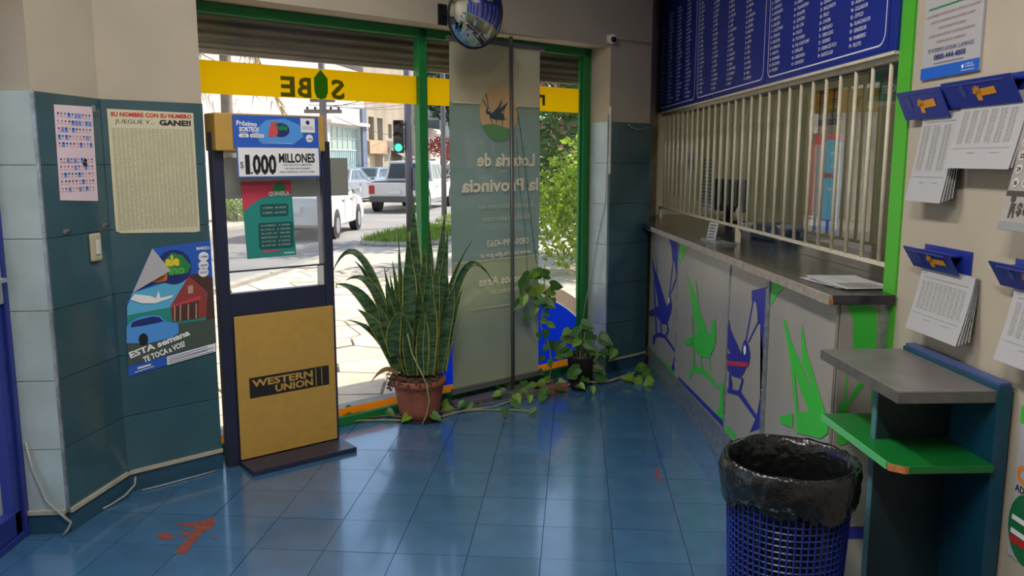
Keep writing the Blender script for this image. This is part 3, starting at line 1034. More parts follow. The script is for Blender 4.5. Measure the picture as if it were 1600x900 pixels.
# ---------------------------------------------------------------- blue number board
nb = thing('number_board', 'wide blue board listing dream, animal and trade numbers above the grille', 'sign', (1.5, 5.08, 1.985), RW)
obj('backing', MB().box(-1.86, -0.022, 0.0, 2.105, -0.001, 1.1), BOARD, nb, bevel=0.003)
obj('lower_channel', MB().box(-1.86, -0.026, -0.012, 2.105, -0.001, -0.0005), BARPAINT, nb)
DREAMS = ('HUEVOS,AGUA,NIÑO,SAN CONO,LA CAMA,GATO,PERRO,REVÓLVER,INCENDIO,ARROYO,LA LECHE,PALITOS,SOLDADO,LA YETA,BORRACHO,NIÑA BONITA,'
          'ANILLO,DESGRACIA,SANGRE,PESCADO,LA FIESTA,LA MUJER,EL LOCO,COCINERO,CABALLO,GALLINA,LA MISA,EL PEINE,EL CERRO,SAN PEDRO,'
          'SANTA ROSA,LA LUZ,DINERO,CRISTO,CABEZA,PAJARITO,CASTAÑA,DENTISTA,PIEDRAS,LLUVIA,EL CURA,CUCHILLO,ZAPATILLAS,BALCÓN,LA CÁRCEL,'
          'EL VINO,TOMATES,MUERTO,MUERTO HABLA,LA CARNE,EL PAN,SERRUCHO,MADRE,EL BARCO,LA VACA,MÚSICA,LA CAÍDA,JOROBADO,AHOGADO,PLANTAS,'
          'VIRGEN,ESCOPETA,INUNDACIÓN,CASAMIENTO,LLANTO,CAZADOR,LOMBRICES,VÍBORA,SOBRINOS,VICIOS,MUERTO SUEÑO,EXCREMENTO,SORPRESA,HOSPITAL,'
          'NEGRA,BESOS,LLAMAS,PIERNAS,RAMERA,LADRÓN,BOCHAS,FLORES,PELEA,MAL TIEMPO,IGLESIA,LINTERNA,HUMO,PIOJOS,EL PAPA,LA RATA,MIEDO,'
          'EXCUSADO,MÉDICO,ENAMORADO,CEMENTERIO,ANTEOJOS,MARIDO,MESA,LAVANDERA,HERMANO').split(',')
ANIMALS = ('ABEJA,ÁGUILA,ALACRÁN,ALCE,ARAÑA,ARDILLA,ASNO,AVISPA,BAGRE,BALLENA,BÚHO,BUEY,BURRO,CABRA,CAIMÁN,CAMELLO,CANARIO,CANGURO,CASTOR,CEBRA,'
           'CERDO,CHACAL,CHIMANGO,CIERVO,CIGARRA,CISNE,COATÍ,COBRA,CÓNDOR,CONEJO,CORDERO,COYOTE,CUERVO,DELFÍN,ERIZO,FAISÁN,FOCA,GACELA,GALLO,GANSO,'
           'GARZA,GAVIOTA,GORRIÓN,GRILLO,HALCÓN,HIENA,HORMIGA,HORNERO,IGUANA,JABALÍ,LAGARTIJA,LANGOSTA,LEOPARDO,LIEBRE,LOBO,LORO,LUCIÉRNAGA,MONO,MOSCA,'
           'NUTRIA,TORTUGA,OVEJA,LORO,COCODRILO,TIGRE,LAGARTO,PANTERA,GORILA,CAMALEÓN,FLAMENCO,ZORRO,HIPOPÓTAMO,ESCARABAJO,IGUANA,PUMA,ÑANDÚ,MULITA,'
           'CHINCHILLA,CARDENAL,PULGA,LEÓN,SAPO,MURCIÉLAGO,COLIBRÍ,AVESTRUZ,PALOMA,RANA,CARANCHO,ELEFANTE,CIGÜEÑA,PELÍCANO,JIRAFA,RATÓN,TERO,TORO,'
           'VACA,VICUÑA,YACARÉ,YEGUA,ZORRINO').split(',')
TRADES = ('ACTOR,ALBAÑIL,AVIADOR,BAILARÍN,BANQUERO,BARBERO,BOMBERO,BOXEADOR,CAJERO,CANTOR,CARTERO,MINERO,TELEGRAFISTA,ABOGADO,BODEGUERO,MAESTRO,'
          'RELOJERO,COLECTIVERO,CIRUJANO,PESCADOR,DOMADOR,MODISTA,ENFERMERA,BOLICHERO,TROPERO,COCINERO,CORREDOR,DENTISTA,DIBUJANTE,ECÓNOMO,'
          'ESCULTOR,FOTÓGRAFO,GAUCHO,GUARDA,HERRERO,JARDINERO,JOYERO,LECHERO,ESCRIBANO,LINERO,TALABARTERO,AFILADOR,ZAPATERO,ING. CIVIL,POLICÍA,'
          'TINTORERO,ING. AGRÓNOMO,SEÑALERO,CARBONERO,CARNICERO,MARINERO,MECÁNICO,MÉDICO,MILITAR,MODELO,MOZO,MÚSICO,NOTARIO,OBRERO,PANADERO,'
          'PASTOR,PINTOR,PLOMERO,POETA,PORTERO,CAZADOR,QUESERO,MAQUINISTA,FÍSICO,CHOFER,EMPLEADO,VERDULERO,VIDRIERO,FARMACÉUTICO,RADIÓLOGO,'
          'QUÍMICO,REMERO,SASTRE,SERENO,SECRETARIO,SOCIÓLOGO,TAMBERO,TAPICERO,TENISTA,TORERO,TORNERO,TURFMAN,UJIER,VIAJANTE,VIGILANTE,VIÑATERO,'
          'MEDIERO,MÉDICO,AGRIMENSOR,SOLDADOR,ÓPTICO,PLANCHADOR,VENDEDOR,FIAMBRERO,PILOTO').split(',')
TRADES = TRADES[:92] + TRADES[-8:]
for ya, yb_, words, title in ((6.90, 5.76, DREAMS, 'SUEÑOS'), (5.70, 4.36, ANIMALS, 'ANIMALES'), (4.30, 3.05, TRADES, 'OFICIOS')):
    xa, xb = 5.08 - ya, 5.08 - yb_
    pn = obj('panel', MB().box(xa - 0.02, -0.0245, 0.012, xb + 0.02, -0.0222, 1.08), BOARD, nb)
    obj('border_line', MB().frame_line(xa, 0.028, xb, 1.06, 0.05, 0.006, -0.0252), BOARDTXT, pn)
    b = MB()
    step = (xb - xa - 0.02) / 4
    for c in range(4):
        rows = ['%02d - %s' % (c * 25 + r, words[c * 25 + r]) for r in range(25)]
        vs, fs = text_geo('\n'.join(rows), 0.012, 0, 1.0, 'LEFT', 0.0275 / 0.0218)
        k = 0.0218
        zt = 0.055 + 24 * 0.0275
        b.add([(xa + 0.025 + step * c + px * k * 0.92, -0.0256, zt + pz * k) for px, pz in vs], fs)
    tag(obj('lettering', b, BOARDTXT, pn), kind='stuff')
    obj('title', MB().text(title, (xa + xb) / 2, 0.84, 0.075, -0.0256, align='CENTER', bold=0.03), PYEL, pn)

# ---------------------------------------------------------------- wall sign with the help line
sg = thing('help_line_sign', 'white acrylic sign with a blue foot reading 0800-444-4000', 'sign', (1.5, 2.65, 1.865), RW)
obj('sheet', MB().box(-0.165, -0.008, 0.0, 0.165, -0.0005, 0.34), PAPER, sg)
b = MB().rect(-0.165, 0.0, 0.165, 0.038, -0.0095)
obj('blue_foot', b, mat('sign_blue', rgb(20, 96, 200), 0.3), sg)
obj('green_rule', MB().rect(-0.14, 0.222, 0.14, 0.227, -0.0095), PGREEN, sg)
b = MB()
for k, s in enumerate(('¿NO PODÉS CONTROLAR EL IMPULSO A JUGAR?', '¿MENTÍS A TU FAMILIA PARA VOLVER A JUGAR?', '¿TENÉS DEUDAS POR EL JUEGO?',
                       '¿JUGÁS CADA VEZ MÁS Y CONTROLÁS MENOS?', '¿TE SENTÍS ANSIOSO O DEPRIMIDO?')):
    b.text(s, 0, 0.197 - 0.0215 * k, 0.0085, -0.0095, width=(0.30, 0.25, 0.16, 0.26, 0.17)[k], align='CENTER', shear=0.2)
obj_each('small_print', b, mat('print_dusty_red', rgb(150, 96, 90), 0.6), sg)
b = MB().text('TE PODEMOS AYUDAR, LLAMANOS', 0, 0.083, 0.0135, -0.0095, width=0.26, align='CENTER')
b.text('0800-444-4000', 0, 0.058, 0.018, -0.0095, width=0.18, align='CENTER', bold=0.02)
b.rect(-0.09, 0.046, 0.08, 0.0475, -0.0095)
obj_each('lettering', b, PNAVY, sg)
b = MB().text('LOTERÍA DE\nLA PROVINCIA', 0.095, 0.024, 0.0055, -0.0105, width=0.05)
b.disc(0.082, 0.021, 0.006, y=-0.0105)
b.rect(0.075, 0.008, 0.145, 0.0095, -0.0105)
obj_each('small_logo', b, PWHITE, sg)

# ---------------------------------------------------------------- spring holders and pads of result sheets
def holder(name, label, yc, w, z0, z1, emb):
    t = thing(name, label, 'holder', (1.5, yc, z0), RW, 'blue result holders on the right wall')
    hh = z1 - z0
    obj('back_plate', MB().box(-w / 2 + 0.02, -0.004, 0.0, w / 2 + 0.02, -0.0005, hh + 0.01), HOLDER, t)
    f = MB().add([(-w / 2, -0.070, hh), (w / 2, -0.070, hh), (w / 2, -0.028, 0), (-w / 2, -0.028, 0),
                  (-w / 2, -0.066, hh + 0.002), (w / 2, -0.066, hh + 0.002), (w / 2, -0.024, 0), (-w / 2, -0.024, 0)],
                 [(3, 2, 1, 0), (4, 5, 6, 7), (0, 1, 5, 4), (1, 2, 6, 5), (2, 3, 7, 6), (3, 0, 4, 7)])
    fp = obj('front_plate', f, HOLDER, t)
    obj('spring_bar', MB().box(-w / 2 + 0.03, -0.066, hh - 0.012, w / 2 - 0.03, -0.004, hh - 0.006), HOLDER, t)

    def on(px, pz):    # point on the sloped plate, px along, pz 0..1 up
        return (px, -0.0285 - 0.042 * pz - 0.0012, hh * pz)
    for cx in emb:
        g = MB()
        for a in (60, 85, 110, 135, 160):
            c, s = math.cos(R(a)), math.sin(R(a))
            q = [(0.004, -0.5), (0.030, -0.22), (0.034, 0), (0.030, 0.22), (0.004, 0.5)]
            g.poly([on(cx + c * r * 0.8 - s * ww * 0.011, 0.42 + (s * r + c * ww * 0.011) / hh * 0.8) for r, ww in q])
        g.poly([on(cx - 0.012, 0.20), on(cx + 0.012, 0.20), on(cx + 0.012, 0.48), on(cx - 0.012, 0.48)])
        g.poly([on(cx + 0.014, 0.36), on(cx + 0.085, 0.40), on(cx + 0.085, 0.66), on(cx + 0.014, 0.62)])
        tag(obj('gold_emblem', g, GOLD, fp), kind='stuff')
        d = MB()
        for k in range(5):
            d.poly([on(cx - 0.075 + 0.006 * math.cos(k * 1.26) + a, 0.5 + 0.14 * math.sin(k * 1.26) + c) for a, c in ((0, 0), (0.012, 0), (0.012, 0.2), (0, 0.2))])
        tag(obj('faint_crest', d, mat('crest_pale', rgb(70, 84, 150), 0.5), fp), kind='stuff')
    return t
holder('result_holder', 'narrow blue holder beside the green stripe, upper row', 2.72, 0.27, 1.735, 1.825, (0.0,))
holder('result_holder', 'wide blue holder below the help line sign', 2.41, 0.34, 1.757, 1.832, (0.0,))
holder('result_holder', 'lone blue holder above the grey writing shelf, lower row', 2.60, 0.27, 1.245, 1.312, (0.01,))
holder('result_holder', 'blue holder cut by the right picture edge, lower row', 2.11, 0.30, 1.25, 1.318, (0.0,))

def pad(name, label, yc, w, ztop, hgt, cols, rows, y0=-0.018, y1=-0.062, nsheets=5):
    t = thing(name, label, 'papers', (1.5, yc, ztop), RW, 'result sheets on the right wall')

    def yy(v):
        return y0 + (y1 - y0) * v ** 1.3
    for k in range(nsheets):
        sc = 1.0 - 0.10 * k

        def fn(u, v, k=k, sc=sc):
            return ((u - 0.5) * w + 0.005 * k * v, yy(v) * sc + 0.0012 * k, -v * hgt + 0.004 * k * v)
        obj('sheet', MB().sheet(fn, 1, 8), PAPER if k < 2 else PAPERSH, t)
    b = MB()

    def row(xa, xb, za, zb):
        va, vb = -za / hgt, -zb / hgt
        b.poly([(xa, yy(vb) - 0.0012, zb), (xb, yy(vb) - 0.0012, zb), (xb, yy(va) - 0.0012, za), (xa, yy(va) - 0.0012, za)])
    row(-w * 0.45, -w * 0.38, -0.018, -0.021)
    row(-w * 0.42, w * 0.42, -0.030, -0.033)
    top, bot = -0.045, -hgt * 0.66
    for c in range(cols):
        xa = -w * 0.42 + w * 0.86 * c / cols
        ww = w * 0.86 / cols
        for r in range(rows):
            za = top + (bot - top) * r / rows
            hrow = (top - bot) / rows * 0.45
            row(xa, xa + ww * random.uniform(0.22, 0.3), za, za - hrow)
            row(xa + ww * 0.36, xa + ww * random.uniform(0.55, 0.68), za, za - hrow)
    row(-w * 0.45, w * 0.42, -hgt * 0.72, -hgt * 0.725)
    row(-w * 0.2, -w * 0.08, -hgt * 0.78, -hgt * 0.79)
    row(w * 0.15, w * 0.3, -hgt * 0.78, -hgt * 0.79)
    tag(obj('printed_rows', b, FADETXT, t), kind='stuff')
    return t
pad('result_sheets', 'tall pad of printed result sheets beside the green stripe', 2.652, 0.215, 1.755, 0.29, 3, 24)
pad('result_sheets', 'wide printed result sheets below the help line sign', 2.378, 0.318, 1.79, 0.215, 6, 18)
pad('result_sheets', 'pad of result sheets hanging above the grey writing shelf', 2.545, 0.30, 1.25, 0.21, 10, 14)
pad('result_sheets', 'result sheets at the right edge of the picture, lower row', 2.06, 0.30, 1.258, 0.21, 8, 14)

lf = thing('lottery_leaflet', 'grey newsprint leaflet with number dots and a prize figure', 'leaflet', (1.5, 2.085, 1.78), RW)

def lfy(v):
    return -0.03 - 0.045 * v ** 1.4
NEWS = mat('newsprint', rgb(158, 152, 146), 0.8, var=0.06, scale=10)
obj('sheet', MB().sheet(lambda u, v: ((u - 0.5) * 0.24 - 0.02 * v, lfy(v), -0.37 * v), 1, 10), NEWS, lf)

def lfp(pts):
    return [(x - 0.02 * (-z / 0.37), lfy(-z / 0.37) - 0.0012, z) for x, z in pts]
b = MB()
for r in range(6):
    for c in range(5):
        z = -0.06 - 0.036 * r
        x = -0.095 + 0.042 * c
        b.poly(lfp([(x + 0.015 * math.cos(a * PI / 5), z + 0.013 * math.sin(a * PI / 5)) for a in range(10)]))
obj_each('number_disc', b, mat('leaflet_disc', rgb(196, 192, 186), 0.7), lf)
b = MB()
for r in range(6):
    for c in range(5):
        z = -0.06 - 0.036 * r
        x = -0.095 + 0.042 * c
        m_ = MB().text('%02d' % ((r * 7 + c * 9 + 1) % 39), x, z - 0.006, 0.012, 0, align='CENTER', bold=0.03)
        b.add([(px - 0.02 * (-pz / 0.37), lfy(-pz / 0.37) - 0.0022, pz) for px, py, pz in m_.v], m_.f)
b.poly(lfp([(-0.12, -0.262), (0.12, -0.262), (0.12, -0.276), (-0.12, -0.276)]))
m_ = MB().text('$1.000', -0.06, -0.322, 0.030, 0, bold=0.04)
b.add([(px - 0.02 * (-pz / 0.37), lfy(-pz / 0.37) - 0.0022, pz) for px, py, pz in m_.v], m_.f)
b.poly(lfp([(-0.09, -0.335), (-0.083, -0.335), (-0.078, -0.31), (-0.072, -0.335), (-0.066, -0.335), (-0.07, -0.30), (-0.066, -0.295), (-0.09, -0.295)]))
b.poly(lfp([(-0.085 + 0.011 * math.cos(a * PI / 5), -0.283 + 0.011 * math.sin(a * PI / 5)) for a in range(10)]))
tag(obj('printing', b, mat('newsprint_ink', rgb(70, 62, 58), 0.7), lf), kind='stuff')
obj('grey_strip', MB().poly(lfp([(-0.12, -0.345), (0.12, -0.345), (0.12, -0.368), (-0.12, -0.368)])), PGREY, lf)

# poster low on the wall at the right edge
po = thing('wall_poster', 'white poster with orange letters and a green disc, low at right edge', 'poster', (1.5, 2.0, 0.49), RW)
obj('sheet', MB().box(-0.155, -0.003, 0.0, 0.155, -0.0005, 0.44), PAPER, po)
obj('green_disc', MB().disc(-0.09, 0.10, 0.075, 0.10, y=-0.004), mat('poster_green', rgb(24, 110, 60), 0.5), po)
obj_each('pale_rows', MB().rect(-0.15, 0.07, -0.06, 0.085, -0.005).rect(-0.15, 0.11, -0.05, 0.125, -0.005), PWHITE, po)
obj_each('red_rows', MB().rect(-0.15, 0.045, -0.03, 0.066, -0.005).text('US', -0.12, 0.315, 0.03, -0.004, bold=0.05), RED, po)
obj('orange_letters', MB().text('OCADO', -0.15, 0.225, 0.05, -0.004, bold=0.05), PORANGE, po)
obj_each('black_letters', MB().text('ADO', -0.15, 0.195, 0.02, -0.004, bold=0.02).text('VENDE', -0.13, 0.355, 0.02, -0.004), BLACK, po)
obj('green_edge', MB().rect(-0.155, 0.39, 0.155, 0.44, -0.004), PRGREEN, po)

# ---------------------------------------------------------------- writing shelf unit
un = thing('writing_unit', 'teal writing stand with a grey top and a green shelf', 'stand', (1.33, 2.44, 0))

def ul(x, y):
    return (x - 1.33, y - 2.44)
obj('back_board', MB().box(1.446 - 1.33, 2.185 - 2.44, 0, 1.488 - 1.33, 2.715 - 2.44, 0.972), UNITTEAL, un, bevel=0.002)
obj('top_ledge', MB().box(1.452 - 1.33, 2.190 - 2.44, 0.9725, 1.486 - 1.33, 2.71 - 2.44, 0.982), mat('blue_edge_tape', rgb(66, 82, 130), 0.5), un)
pt_ = obj('partition', MB().box(1.216 - 1.33, 2.405 - 2.44, 0, 1.4455 - 1.33, 2.430 - 2.44, 0.924), UNITDARK, un)
obj('lit_edge', MB().box(1.212 - 1.33, 2.404 - 2.44, 0, 1.2158 - 1.33, 2.431 - 2.44, 0.924), mat('lit_edge_teal', rgb(70, 120, 130), 0.5), pt_)  # pale colour stands in for light catching the partition's front edge
tp_ = obj('top', MB().column([ul(1.168, 2.195), ul(1.4458, 2.195), ul(1.4458, 2.722), ul(1.168, 2.722)], 0.926, 0.960), SLATE, un, bevel=0.002)
obj('edge_band', MB().box(1.163 - 1.33, 2.195 - 2.44, 0.926, 1.1678 - 1.33, 2.722 - 2.44, 0.958), SLATEEDGE, tp_)
obj('edge_band', MB().box(1.163 - 1.33, 2.190 - 2.44, 0.926, 1.4458 - 1.33, 2.1948 - 2.44, 0.958), SLATEEDGE, tp_)
gs = obj('green_shelf', MB().column([ul(1.158, 2.20), ul(1.19, 2.172), ul(1.4458, 2.172), ul(1.4458, 2.668), ul(1.158, 2.668)], 0.725, 0.748), SHELFGREEN, un, bevel=0.002)
obj('edge_trim', MB().box(1.1545 - 1.33, 2.215 - 2.44, 0.7255, 1.1578 - 1.33, 2.668 - 2.44, 0.7475), mat('pale_green_trim', rgb(96, 190, 120), 0.4), gs)
obj('bare_corner', MB().column([ul(1.1575, 2.212), ul(1.1555, 2.199), ul(1.189, 2.1705), ul(1.20, 2.1715), ul(1.20, 2.180)], 0.7265, 0.7470), CHIP, gs)

# ---------------------------------------------------------------- waste bin with bag
bn = thing('waste_bin', 'blue lattice waste bin lined with a black bag', 'bin', (0.925, 2.34, 0))
BZ, BR0, BR1 = 0.70, 0.150, 0.183

def br(z):
    return BR0 + (BR1 - BR0) * z / BZ
b = MB()
for k in range(56):
    a = 2 * PI * k / 56
    c, s = math.cos(a), math.sin(a)
    b.tube([(br(0.02) * c, br(0.02) * s, 0.02), (br(BZ) * c, br(BZ) * s, BZ)], 0.0036, 4, caps=False)
for k in range(34):
    z = 0.03 + 0.02 * k
    n = 44
    ring = [(br(z) * math.cos(2 * PI * i / n), br(z) * math.sin(2 * PI * i / n), z) for i in range(n + 1)]
    b.tube(ring, 0.0026, 4, caps=False)
obj('lattice_wall', b, BINBLUE, bn)
obj('base', MB().lathe([(0.001, 0.0), (br(0), 0.0), (br(0.03), 0.03), (br(0.03) - 0.006, 0.03), (0.001, 0.008)], 44), BINBLUE, bn, smooth=True)
obj('rim', MB().lathe([(br(BZ) - 0.006, BZ - 0.02), (br(BZ) + 0.005, BZ - 0.02), (br(BZ) + 0.005, BZ), (br(BZ) - 0.006, BZ), (br(BZ) - 0.006, BZ - 0.02)], 44), BINBLUE, bn)
rn = random.Random(3)
NA = 96
noise_ = [[rn.uniform(-1, 1) for _ in range(NA)] for _ in range(24)]

def wob(amp_r, amp_z):
    def f(i, a):
        k = int(round(a / (2 * PI) * NA)) % NA
        s = (noise_[i % 24][k] + noise_[i % 24][(k + 1) % NA] + noise_[(i + 1) % 24][k]) / 2
        big = 0.5 * math.sin(3 * a + i) + 0.5 * math.sin(7 * a + 1.7 * i)
        return (amp_r[i] * (0.6 * s + 0.7 * big), amp_z[i] * (0.6 * s + 0.8 * big))
    return f
prof = [(0.02, 0.10), (0.11, 0.07), (0.146, 0.16), (0.153, 0.30), (0.160, 0.45), (0.165, 0.56), (0.166, 0.64), (0.172, 0.69), (0.181, 0.716), (0.191, 0.722),
        (0.199, 0.712), (0.203, 0.69), (0.204, 0.665), (0.203, 0.64), (0.198, 0.615), (0.197, 0.600)]
ar = [0.002, 0.006, 0.006, 0.006, 0.007, 0.008, 0.008, 0.006, 0.004, 0.003, 0.004, 0.005, 0.006, 0.007, 0.006, 0.005]
az = [0.0, 0.01, 0.01, 0.01, 0.01, 0.01, 0.01, 0.006, 0.005, 0.004, 0.005, 0.006, 0.008, 0.012, 0.02, 0.026]
obj('bag', MB().lathe(prof, NA, wob=wob(ar, az)), BAG, bn, smooth=True)

# ---------------------------------------------------------------- things on the worktop and behind the glass
CT = 1.1205
pr = thing('ticket_printer', 'dark navy ticket printer standing behind the bars', 'printer', (1.80, 4.95, CT), R(-70))
obj('body', MB().prism([(-0.13, 0.0), (0.13, 0.0), (0.13, 0.07), (0.10, 0.10), (-0.10, 0.10), (-0.13, 0.06)], -0.10, 0.10), mat('navy_plastic', rgb(40, 52, 96), 0.35), pr, bevel=0.01)
obj('paper_slot', MB().box(-0.09, -0.06, 0.1, 0.09, -0.045, 0.103), BLACKPL, pr)
obj('buttons', MB().box(0.07, -0.105, 0.045, 0.11, -0.099, 0.065), PLBLUE, pr)
cd = thing('notice_card', 'small white notice card propped up on the worktop', 'card', (1.375, 4.88, CT), R(-75))
obj('card', MB().add([(-0.05, 0, 0), (0.05, 0, 0), (0.05, 0.02, 0.11), (-0.05, 0.02, 0.11), (-0.05, 0.003, 0), (0.05, 0.003, 0), (0.05, 0.023, 0.11), (-0.05, 0.023, 0.11)],
                     [(0, 1, 2, 3), (7, 6, 5, 4), (0, 4, 5, 1), (1, 5, 6, 2), (2, 6, 7, 3), (3, 7, 4, 0)]), PAPER, cd)
b = MB()
for k in range(5):
    z = 0.09 - 0.018 * k
    b.poly([(-0.035, z / 0.11 * 0.02 - 0.001, z), (0.035 - 0.01 * (k % 2), z / 0.11 * 0.02 - 0.001, z), (0.035 - 0.01 * (k % 2), (z + 0.008) / 0.11 * 0.02 - 0.001, z + 0.008), (-0.035, (z + 0.008) / 0.11 * 0.02 - 0.001, z + 0.008)])
tag(obj('printed_rows', b, DARKTXT, cd), kind='stuff')
ty = thing('coin_tray', 'flat steel coin tray lying at the edge of the worktop', 'tray', (1.40, 4.80, CT), R(-88))
obj('plate', MB().box(-0.14, -0.055, 0, 0.14, 0.055, 0.006), GALV, ty)
obj_each('rim', MB().box(-0.14, -0.06, 0.0, 0.14, -0.0555, 0.014).box(-0.145, -0.06, 0, -0.1405, 0.06, 0.014).box(0.1405, -0.06, 0, 0.145, 0.06, 0.014), GALV, ty)
ps = thing('paper_stack', 'stack of white paper slips lying behind the bars', 'papers', (1.90, 5.45, CT), R(-80))
for k in range(6):
    obj('sheet', MB().box(-0.20 + 0.006 * k, -0.11, 0.009 * k, 0.20 + rn.uniform(-0.01, 0.01), 0.11 + rn.uniform(-0.01, 0.01), 0.009 * k + 0.0085), PAPER, ps)
ds = thing('loose_sheets', 'loose white printed sheets lying at the near end of the worktop', 'papers', (1.43, 3.18, CT), R(-90))
for k, (dx, dy, a) in enumerate(((0.0, 0.0, 8), (-0.03, 0.015, -4), (0.05, 0.02, 3))):
    m_ = MB().sheet(lambda u, v: ((u - 0.5) * 0.30, (v - 0.5) * 0.21, 0.001 + 0.0022 * k + 0.006 * abs(u - 0.5) ** 2), 6, 1)
    o = obj('sheet', m_, PAPER, ds, loc=(dx, dy, 0), rotz=R(a))
b = MB()
for k in range(9):
    b.poly([(x, y, 0.0095) for x, y in ((0.0, -0.07 + 0.016 * k), (0.13, -0.07 + 0.016 * k), (0.13, -0.063 + 0.016 * k), (0.0, -0.063 + 0.016 * k))])
tag(obj('printed_rows', b, FADETXT, ds, loc=(0.05, 0.02, 0)), kind='stuff')
mo = thing('monitor', 'dark computer monitor seen from behind, at the far end of the worktop', 'monitor', (1.95, 6.45, CT), R(-70))
obj('screen_back', MB().box(-0.20, -0.02, 0.08, 0.20, 0.03, 0.33), mat('monitor_shell', rgb(48, 60, 80), 0.45), mo, bevel=0.01)
obj('stem', MB().box(-0.03, 0.0, 0.01, 0.03, 0.03, 0.12), BLACKPL, mo)
obj('foot', MB().box(-0.12, -0.08, 0, 0.12, 0.09, 0.012), BLACKPL, mo, bevel=0.004)
fc = thing('folded_card', 'tilted white card clipped to the bottom rail of the bars', 'card', (1.535, 4.84, 1.20), RW)
obj('card', MB().prism([(-0.09, 0.10), (0.0, 0.15), (0.06, 0.02), (0.05, -0.03), (0.02, -0.03)], 0, 0.002), PAPER, fc)

def on_glass(name, label, s, z0, w, h, mats_, cat='poster'):
    """sheet stuck on the office side of the teller glass; s metres along it from the far end"""
    p = GA + gd / GL * s
    t = thing(name, label, cat, (p.x, p.y, z0), GROT)
    obj('sheet', MB().box(-w / 2, 0.008, 0, w / 2, 0.010, h), mats_, t)
    return t
t = on_glass('wall_poster', 'black notice reading SU JUGADA Y SU VUELTO behind the bars', 2.98, 1.765, 0.27, 0.17, BLACK)
obj_each('lettering', MB().text('SU JUGADA', 0, 0.075, 0.026, 0.0068, align='CENTER', bold=0.02, width=0.22).text('Y SU VUELTO', 0, 0.03, 0.026, 0.0068, align='CENTER', bold=0.02, width=0.24), PGREY, t)
obj('red_heading', MB().text('CONTROLE', 0, 0.125, 0.026, 0.0068, align='CENTER', bold=0.03, width=0.2), PPINK, t)
t = on_glass('wall_poster', 'tall light blue poster with a pink top behind the bars', 3.02, 1.255, 0.29, 0.465, PSKY)
obj('pink_top', MB().flat([(-0.145, 0.40), (0.0, 0.445), (0.145, 0.43), (0.145, 0.465), (-0.145, 0.465)], 0.0068), PPINK, t)
obj('blue_foot', MB().rect(-0.145, 0.0, 0.145, 0.06, 0.0068), PBLUE, t)
obj('red_lettering', MB().text('SEMANA', 0.02, 0.26, 0.026, 0.0068, align='CENTER', bold=0.03), RED, t)
obj_each('white_lettering', MB().text('suma', 0.06, 0.37, 0.022, 0.0068, align='CENTER').text('a la', 0.06, 0.31, 0.022, 0.0068, align='CENTER').text('extra', 0.05, 0.2, 0.022, 0.0068, align='CENTER'), PWHITE, t)
obj('clear_sleeve', MB().box(-0.14, 0.003, 0.02, -0.05, 0.0035, 0.42).box(0.09, 0.003, 0.02, 0.14, 0.0035, 0.42), CLEARTAPE, t)
t = on_glass('wall_poster', 'teal poster reading ESTA SEMANA TE TOCA A VOS, top right behind the bars', 3.58, 1.825, 0.42, 0.155, PTEAL)
obj('pink_lettering', MB().text('ESTA SEMANA', 0.05, 0.10, 0.032, 0.0068, align='CENTER', bold=0.03, width=0.26), PPINK, t)
obj_each('white_lettering', MB().text('TE TOCA A VOS?', 0.05, 0.05, 0.032, 0.0068, align='CENTER', bold=0.03, width=0.27), PWHITE, t)
obj('pale_foot', MB().flat([(-0.21, 0.0), (0.21, 0.0), (0.21, 0.03), (0.0, 0.012), (-0.21, 0.028)], 0.0068), WHITEPL, t)
obj('car_shape', MB().flat([(-0.19, 0.05), (-0.10, 0.04), (-0.09, 0.07), (-0.12, 0.09), (-0.17, 0.09)], 0.0068), PTEALD, t)
t = on_glass('paper_notice', 'pair of small white notices at the far end of the glass', 0.72, 1.53, 0.30, 0.13, PAPER, 'notice')
obj_each('lettering', MB().text('50  20', 0, 0.04, 0.04, 0.0068, align='CENTER', bold=0.02), DARKTXT, t)
t = on_glass('paper_notice', 'long white price list hanging behind the bars', 1.15, 1.245, 0.32, 0.38, PAPER, 'notice')
b = MB()
for k in range(14):
    b.rect(-0.13, 0.35 - 0.025 * k, -0.13 + rn.uniform(0.08, 0.11), 0.36 - 0.025 * k, 0.0068)
    b.rect(0.03, 0.35 - 0.025 * k, 0.03 + rn.uniform(0.05, 0.1), 0.36 - 0.025 * k, 0.0068)
tag(obj('printed_rows', b, DARKTXT, t), kind='stuff')

